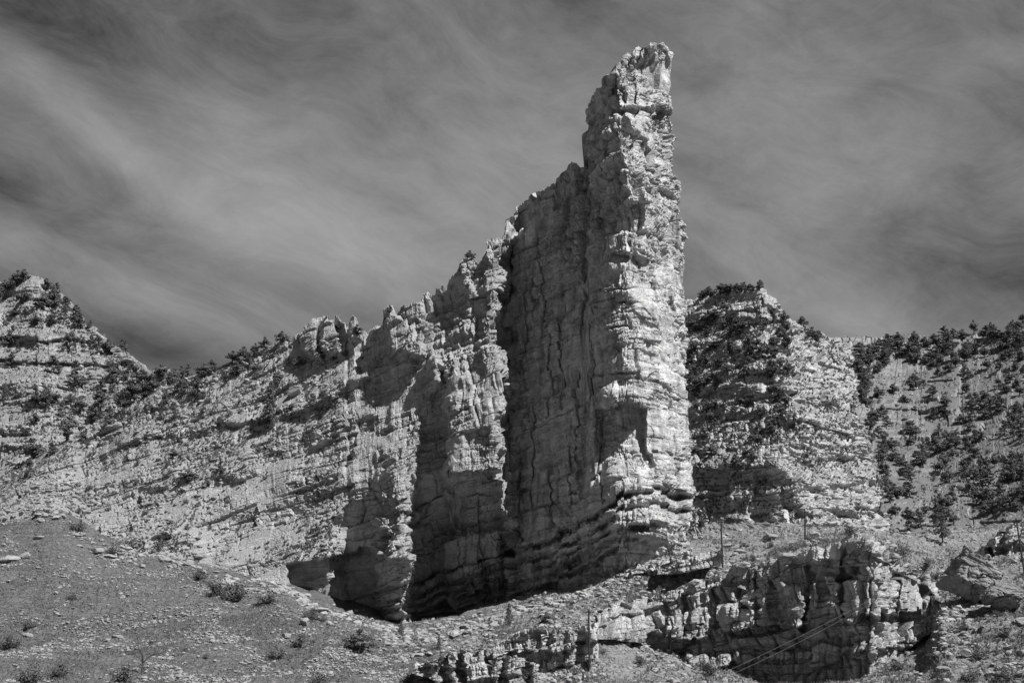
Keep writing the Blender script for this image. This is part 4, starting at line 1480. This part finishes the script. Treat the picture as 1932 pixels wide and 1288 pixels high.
dot_bushes(60, [(20, 900), (270, 760), (450, 680), (560, 660), (700, 650), (700, 760), (600, 860), (400, 1010), (180, 1010), (60, 960)], ('fin',), 'between ledges on the ridge slope', (7, 15), 91)
dot_bushes(26, [(0, 600), (60, 560), (200, 640), (280, 720), (180, 800), (0, 850)], ('left',), 'on the far left hill', (6, 12), 93)
dot_bushes(36, [(1640, 720), (1930, 700), (1930, 980), (1740, 1000), (1660, 860)], ('right',), 'on the far right hill', (6, 13), 95)


# ---------------- dead trees
def dead_tree(px, py, hpx, lab, names, seed, twig=5, pale=True):
    p = find(px, py, names)
    if p is None:
        return
    r_ = np.random.default_rng(seed)
    H = hpx * p[1] / FPX
    e = empty('bare_tree', tuple(p))
    tag(e, lab, 'tree')
    tr = [np.array([0, 0, -.3]), np.array([.02 * H, 0, .3 * H]), np.array([-.03 * H, 0, .55 * H])]
    me = mesh_from('trunk', *tube(tr, [.04 * H, .03 * H, .02 * H]), M_BARK)
    ob('trunk', me, e)
    parts = []

    def br(b, d, ln, rad, lv):
        t = b + d * ln
        m_ = (b + t) / 2 + r_.normal(0, ln * .07, 3)
        parts.append(tube([b, m_, t], [rad, rad * .75, rad * .5], 4))
        if lv > 0:
            for _ in range(4 if lv > 1 else 5):
                nd = d + r_.normal(0, .5, 3)
                nd[2] = abs(nd[2]) * .8 + .15
                nd /= np.linalg.norm(nd)
                br(b + (t - b) * r_.uniform(.5, 1), nd, ln * r_.uniform(.5, .8), rad * .5, lv - 1)
    for k in range(twig):
        a = k * 2.4
        d = np.array([math.cos(a) * .7, math.sin(a) * .7, .7])
        br(tr[1 + k % 2], d / np.linalg.norm(d), H * .35, .013 * H, 3)
    ob('branches', mesh_from('branches', *join(parts), M_BARK), e)


dead_tree(267, 1268, 66, 'leafless spreading tree at the bottom of the left talus', ('ground',), 5)
dead_tree(536, 698, 26, 'small leafless tree standing high on the left slope', ('fin',), 8, 4)

# ================================================================== STONES
ICO_V = None


def ico():
    t = (1 + 5 ** .5) / 2
    v = np.array([(-1, t, 0), (1, t, 0), (-1, -t, 0), (1, -t, 0), (0, -1, t), (0, 1, t), (0, -1, -t), (0, 1, -t), (t, 0, -1), (t, 0, 1), (-t, 0, -1), (-t, 0, 1)], float)
    v /= np.linalg.norm(v[0])
    f = np.array([(0, 11, 5), (0, 5, 1), (0, 1, 7), (0, 7, 10), (0, 10, 11), (1, 5, 9), (5, 11, 4), (11, 10, 2), (10, 7, 6), (7, 1, 8), (3, 9, 4), (3, 4, 2), (3, 2, 6), (3, 6, 8),
                  (3, 8, 9), (4, 9, 5), (2, 4, 11), (6, 2, 10), (8, 6, 7), (9, 8, 1)])
    return v, f


IV, IF = ico()


def boulder_mesh(seed, sub=4, cuts=9, name='boulder'):
    """angular boulder: a sphere cut by random planes, then roughened"""
    r_ = np.random.default_rng(seed)
    V, F = IV.copy(), IF.copy()
    for _ in range(sub):
        e, nv = {}, list(V)
        nf = []
        for a, b, c in F:
            m_ = []
            for i, j in ((a, b), (b, c), (c, a)):
                k = (min(i, j), max(i, j))
                if k not in e:
                    q = (nv[i] + nv[j]) / 2
                    e[k] = len(nv)
                    nv.append(q / np.linalg.norm(q))
                m_.append(e[k])
            nf += [(a, m_[0], m_[2]), (b, m_[1], m_[0]), (c, m_[2], m_[1]), tuple(m_)]
        V, F = np.array(nv), np.array(nf)
    for _ in range(cuts):
        n = r_.normal(0, 1, 3)
        n /= np.linalg.norm(n)
        d = r_.uniform(.5, .8)
        s = V @ n - d
        V = V - np.maximum(s, 0)[:, None] * n * .97
    V = V * (1 + .05 * fbm(V * 2.5 + seed, 3, seed)[:, None])
    return mesh_from(name, V, F, M_BOULD)


BO = [boulder_mesh(s, 3) for s in (1, 2, 3, 4, 5, 6, 7)]
BD = [
    (183, 1040, 26, 14, 'pale rounded boulder at the foot of the left slope'), (204, 1206, 14, 9, 'white boulder in the lower left talus, next to a flat slab'),
    (225, 1198, 24, 6, 'long flat slab in the lower left talus'), (392, 1204, 22, 12, 'leaning slab low on the talus, left of the dark bush pair'), (577, 1176, 20, 18, 'largest pale boulder below the cave mouth'),
    (600, 1150, 40, 12, 'wide flat boulder just under the cave lip'), (618, 1176, 18, 10, 'boulder right of the largest one below the cave'), (540, 1200, 18, 14, 'boulder standing above the long dark bush'),
    (322, 1278, 10, 14, 'upright white stone near the bottom of the talus'), (497, 1262, 8, 10, 'small white stone at the bottom of the talus'), (230, 1125, 12, 9, 'pale stone in mid talus'),
    (72, 1014, 24, 8, 'flat slab on the upper left talus'), (20, 1055, 36, 16, 'pair-like pale boulders at the left edge of the talus'), (45, 1050, 22, 14, 'pale block beside the boulders at the left talus edge'),
    (268, 1068, 14, 10, 'boulder on the talus below the pale one'), (240, 1015, 16, 8, 'small block at the lowest ledge'), (55, 1196, 22, 8, 'flat pale slab near the left edge, low'),
    (350, 1122, 10, 9, 'stone at the left end of the grey brush'), (315, 1146, 16, 6, 'slanting stone in the mid talus'), (403, 1169, 12, 8, 'stone uphill of the leaning slab'),
    (894, 1202, 14, 8, 'white boulder on the slope under the dark cliff'), (1045, 1165, 12, 9, 'white boulder beside the small tree on the foreground slope'), (1104, 1128, 6, 12, 'thin white upright stone under the cliff shade'),
    (1127, 1245, 16, 10, 'pale slab right of the pole foot'), (1090, 1276, 26, 14, 'two-tone boulder at the bottom edge below the pole'), (1073, 1284, 12, 9, 'white block at the bottom beside the two-tone boulder'),
    (1196, 1284, 12, 8, 'stone at the bottom edge right of the pole'), (1226, 1230, 16, 14, 'pale block where the slope meets the outcrop'), (1340, 1256, 30, 10, 'flat rocks under the left end of the wires'),
    (1300, 1112, 20, 12, 'dark block perched on the lip of the outcrop, leftmost'), (1488, 1044, 32, 14, 'big leaning block on top of the outcrop'), (1400, 1066, 32, 14, 'pale slab on the outcrop rim'),
    (1345, 1062, 10, 8, 'small white block on the bench near the second pole'), (1375, 1028, 24, 9, 'slab with a dark underside right of the second pole'), (1395, 1040, 26, 8, 'wedge rock on the bench behind the outcrop'),
    (1452, 1015, 30, 12, 'flat table-like rock on the bench'), (1540, 1008, 24, 16, 'dark block at the base of the third pole'), (1824, 1184, 18, 22, 'tall leaning stone on the lower right slope'),
    (1925, 1172, 28, 16, 'smooth boulder at the right edge'), (1820, 1236, 22, 18, 'round half-buried boulder on the lower right slope'), (1844, 1140, 16, 9, 'pale stone in the shade of the giant boulder'),
    (1780, 1262, 26, 12, 'flat boulder near the bottom right'), (1930, 1232, 20, 14, 'boulder cut by the right edge'), (1870, 1270, 20, 12, 'boulder at the bottom right among bushes'),
    (1745, 1170, 14, 10, 'stone beside the right end of the outcrop'), (1700, 1205, 16, 10, 'pale stone on the lower steps of the outcrop'), (1310, 1100, 18, 12, 'block on the rim above the dark recess'),
    (1610, 1062, 26, 14, 'rounded block below the dark bush on the outcrop'), (1650, 1050, 26, 16, 'pale block at the outcrop corner'), (1688, 1046, 24, 14, 'block leaning at the end of the outcrop crest'),
]
for i, (px, py, w, h, lab) in enumerate(BD):
    p = find(px, py, ('ground', 'outcrop'))
    if p is None:
        continue
    s = p[1] / FPX / 2 * 1.12
    o = ob('boulder', BO[i % 7])
    o.location = (p[0], p[1], p[2] + h * s * .35)
    o.scale = (w * s, (w + h) / 2 * s, h * s)
    o.rotation_euler = (random.uniform(-.25, .25), random.uniform(-.25, .25), random.uniform(-.5, .5))
    tag(o, lab, 'boulder', 'boulders lying on the slopes')

# square block on the buttress, and the white blocks on the left slope
for i, (px, py, w, h, lab) in enumerate([(950, 605, 34, 40, 'big smooth block wedged in the gully left of the long crack'), (556, 740, 38, 20, 'long pale boulder lying on the left slope of the ridge'),
                                         (205, 815 - 8, 16, 9, 'white boulder among trees on the left slope'), (832, 690, 26, 26, 'dark-sided block standing out of the ridge slope')]):
    p = find(px, py, ('fin',) if i != 2 else ('left', 'fin'))
    if p is None:
        continue
    s = p[1] / FPX / 2 * 1.1
    o = ob('boulder', BO[(i + 3) % 7])
    o.location = (p[0], p[1] - .3, p[2])
    o.scale = (w * s, w * s, h * s)
    o.rotation_euler = (0, random.uniform(-.2, .2), random.uniform(0, 3))
    tag(o, lab, 'boulder')

def rocky(seed):
    me = boulder_mesh(seed, 5, 16, 'giant_boulder')
    n = len(me.vertices)
    co = np.zeros(n * 3, f32)
    me.vertices.foreach_get('co', co)
    co = co.reshape(-1, 3).astype(float)
    me.materials[0] = M_GIANT
    d = rock(co[None] * 8, seed, None, .7, (1.6, .9, .4, .15), .8, .8, .25)[0] / 8
    co = co * (1 + d[:, None])
    me.vertices.foreach_set('co', co.reshape(-1).astype(f32))
    return me


# the giant boulder, right
p = P(1852, 1084, 260)
gb = ob('giant_boulder', rocky(77))
gb.location = (p[0], p[1] + 3, p[2] - .5)
gb.scale = (8.8, 7, 5.2)
gb.rotation_euler = (0, R(28), R(20))
tag(gb, 'giant tilted boulder resting over a dark hollow at the right', 'boulder')
p = P(1905, 1112, 250)
gb = ob('giant_boulder', rocky(79))
gb.location = (p[0], p[1] + 2, p[2] - .8)
gb.scale = (5.0, 5, 3.6)
gb.rotation_euler = (0, R(10), R(50))
tag(gb, 'smoother large boulder leaning on the giant one near the right edge', 'boulder')


def stones(name, n, seed, region, size, mat, names=('ground',), dens=None, flat=.6):
    r_ = np.random.default_rng(seed)
    q = np.concatenate([SURF[k][0] for k in names])
    x, y = np.concatenate([SURF[k][1] for k in names]), np.concatenate([SURF[k][2] for k in names])
    w = ((x > region[0]) & (x < region[1]) & (y > region[2]) & (y < region[3])).astype(float)
    if dens is not None:
        w = w * dens(q, x, y)
    idx = r_.choice(len(q), n, p=w / w.sum())
    c = q[idx] + r_.normal(0, .22, (n, 3)) * [1, 1, .1]
    s = size[0] * (size[1] / size[0]) ** (r_.random(n) ** 2.6)
    V = IV[None] * (1 + r_.uniform(-.28, .28, (n, 12, 1)))
    V = V * (s[:, None, None] * np.stack([r_.uniform(.8, 1.5, n), r_.uniform(.8, 1.3, n), r_.uniform(.35, .9, n) * flat * 1.6], -1)[:, None])
    a = r_.uniform(0, 6.28, n)
    ca, sa = np.cos(a)[:, None], np.sin(a)[:, None]
    X = V[..., 0] * ca - V[..., 1] * sa
    Yv = V[..., 0] * sa + V[..., 1] * ca
    V = np.stack([X, Yv, V[..., 2]], -1) + c[:, None] + np.array([0, 0, 1.]) * s[:, None, None] * .15
    F = (IF[None] + (np.arange(n) * 12)[:, None, None]).reshape(-1, 3)
    o = ob(name, mesh_from(name, V.reshape(-1, 3), F, mat))
    tag(o, kind='stuff')
    return o


clm = lambda q, x, y: np.clip(vn(q / 7., 901) * 1.4 + vn(q / 2.2, 902) + .35, .03, 2)
o = stones('scree', 26000, 5, (-60, 800, 960, 1300), (.06, .45), M_STONE, dens=clm)
tag(o, 'small pale stones strewn over the left talus', 'scree')
foot = lambda q, x, y: np.exp(-((y - I(x, BASE) - 6) / 11.) ** 2) * np.clip(vn(q / 5., 911) + .6, .05, 2)
o = stones('debris', 3600, 15, (-60, 1300, 940, 1230), (.12, 1.2), M_STONE, dens=foot)
tag(o, 'fallen blocks and rubble along the foot of the cliff', 'debris')
o = stones('scree', 9000, 6, (760, 1300, 1040, 1300), (.08, .7), M_STONE, dens=clm)
tag(o, 'loose stones on the middle foreground slope', 'scree')
o = stones('scree', 11000, 7, (1200, 1990, 980, 1300), (.08, .8), M_STONE, dens=clm)
tag(o, 'loose rubble on the right foreground slope and bench', 'scree')
o = stones('rubble', 4500, 8, (-40, 640, 640, 1060), (.10, .8), M_SLOPE, ('fin',), dens=lambda q, x, y: np.clip(vn(q / 9., 905) + .3, .02, 2))
tag(o, 'broken rubble on the left slope of the ridge', 'rubble')
o = stones('rubble', 4000, 9, (1290, 1940, 600, 1040), (.15, 1.1), M_HILL, ('fin2', 'right'))
tag(o, 'broken rubble on the right buttress and hillside', 'rubble')
o = stones('rubble', 3000, 10, (-40, 340, 520, 880), (.2, 1.5), M_HILL, ('left',))
tag(o, 'broken rubble on the far left hillside', 'rubble')


def grass(name, n, seed, region, hgt, names=('ground',), lab='', mat=None, th=.0, wide=.13):
    r_ = np.random.default_rng(seed)
    q = np.concatenate([SURF[k][0] for k in names])
    x, y = np.concatenate([SURF[k][1] for k in names]), np.concatenate([SURF[k][2] for k in names])
    w = ((x > region[0]) & (x < region[1]) & (y > region[2]) & (y < region[3])) * np.clip(vn(q / 4., seed) + vn(q / 14., seed + 1) + .5 - th, .02, 2)
    idx = r_.choice(len(q), n, p=w / w.sum())
    nb = 9
    c = np.repeat(q[idx] + r_.normal(0, .2, (n, 3)) * [1, 1, .05], nb, 0)
    N_ = n * nb
    c = c + r_.normal(0, .07, (N_, 3)) * [1, 1, 0]
    h = r_.uniform(*hgt, N_)
    an = r_.uniform(0, 6.28, N_)
    ln = np.stack([np.cos(an), np.sin(an), an * 0], -1)
    side = np.stack([-np.sin(an * 3), np.cos(an * 3), an * 0], -1) * (h * wide)[:, None]
    tip = c + ln * (h * r_.uniform(.1, .8, N_))[:, None] + np.array([0, 0, 1.]) * h[:, None]
    V = np.stack([c - side - [0, 0, .08], c + side - [0, 0, .08], tip], 1).reshape(-1, 3)
    o = ob(name, mesh_from(name, V, np.arange(3 * N_).reshape(-1, 3), mat or M_GRASS))
    tag(o, lab, 'grass', kind='stuff')


grass('grass', 16000, 21, (-60, 820, 960, 1300), (.15, .5), lab='dry grass tufts over the left talus')
grass('grass', 9000, 23, (780, 1300, 1040, 1300), (.15, .55), lab='dry grass on the middle foreground slope')
grass('grass', 14000, 25, (1200, 1990, 980, 1300), (.2, .75), lab='dry grass and low brush on the right foreground slope and bench')
grass('brush', 4500, 27, (-40, 640, 640, 1060), (.2, .6), ('fin',), 'low brush between the ledges of the left slope', M_BUSH, 0, .4)
grass('brush', 5000, 29, (1290, 1940, 600, 1040), (.25, .8), ('fin2', 'right'), 'low brush on the right hillside', M_BUSH, 0, .45)
grass('brush', 2200, 31, (-40, 340, 520, 880), (.25, .75), ('left',), 'low brush on the far left hillside', M_BUSH, 0, .45)


# ================================================================== POLES AND WIRES
def pole(px, pyb, pyt, Y, lab, lean=0, arm=1.3, names=('ground',), armrot=0):
    p = find(px, pyb, names)
    if p is None or Y is not None:
        p = P(px, pyb, Y if Y is not None else 260.)
    top = P(px, pyt, p[1])
    H = top[2] - p[2]
    e = empty('utility_pole', tuple(p), armrot)
    e.rotation_euler = (0, lean, armrot)
    tag(e, lab, 'utility pole', 'wooden utility poles')
    n = 8
    ob('post', mesh_from('post', *tube([(0, 0, -1.5), (0, 0, H * .5), (0, 0, H)], [.19, .165, .13]), M_WOOD), e)
    zc = H - .35
    def bx(x0, x1, y0, y1, z0, z1):
        V = np.array([(x, y, z) for x in (x0, x1) for y in (y0, y1) for z in (z0, z1)], float)
        F = np.array([(0, 1, 3, 2), (4, 6, 7, 5), (0, 4, 5, 1), (2, 3, 7, 6), (0, 2, 6, 4), (1, 5, 7, 3)])
        return V, F
    ob('crossarm', mesh_from('crossarm', *bx(-arm, arm, -.24, -.12, zc - .07, zc + .07), M_WOOD), e)
    for s in (-1, 1):
        ob('brace', mesh_from('brace', *tube([(s * .65, -.2, zc - .05), (0, -.17, zc - .8)], [.02, .02], 4), M_WOOD), e)
    for x in (-arm * .9, -arm * .45, arm * .9):
        ob('insulator', mesh_from('insulator', *tube([(x, -.18, zc + .05), (x, -.18, zc + .12), (x, -.18, zc + .16), (x, -.18, zc + .24)], [.03, .07, .07, .03]), M_GLASS), e)
    return np.array([p[0], p[1], p[2] + zc + .24])


pole(1112, 1243, 1150, 249, 'dark wooden utility pole with a short crossarm, bottom centre', 0, 1.0)
pole(1363, 1056, 981, 288, 'dark wooden pole standing on the bench under the second buttress', 0, .5)
pole(1519, 1014, 962, 300, 'slightly leaning pole in front of the sunlit buttress face', R(2.5), .8)
T4 = pole(1931, 1068, 977, 270, 'leaning wooden pole at the right edge of the view', R(-4), 1.2)


def wire(a, b, sag, name, lab):
    t = np.linspace(0, 1, 60)[:, None]
    pts = a * (1 - t) + b * t
    pts[:, 2] -= (sag * 4 * t * (1 - t))[:, 0]
    o = ob(name, mesh_from(name, *tube(pts, [.028] * 60, 4), M_METAL))
    tag(o, lab, 'wire', 'power lines over the outcrop')


# the two lines cross in front of the outcrop and climb to the pole at the right edge
for i, (c0, c1, lab) in enumerate([((1385, 1259), (1652, 1126), 'upper of the two thin wires before the outcrop'), ((1410, 1258), (1655, 1131), 'lower of the two thin wires before the outcrop')]):
    e1 = T4 + np.array([-.3 - .6 * i, 0, -.0])
    e1[0] += -.6
    A = P(c0[0], c0[1], 205.)
    Bm = P(c1[0], c1[1], 238.)
    # a smooth sagging curve through both bearings and the pole top
    tt = np.linspace(-.35, 1, 90)
    # quadratic through A(t=0), Bm(t=.5), e1(t=1)
    pts = np.array([(2 * (t - .5) * (t - 1)) * A - 4 * t * (t - 1) * Bm + 2 * t * (t - .5) * e1 for t in tt])
    o = ob('power_line', mesh_from('power_line', *tube(pts, [.010] * len(pts), 4), M_METAL))
    tag(o, lab, 'wire', 'power lines over the outcrop')

from collections import Counter
print(Counter(t['zone'] for t in TREES))
print('trees', len(TREES), 'objects', len(bpy.data.objects))
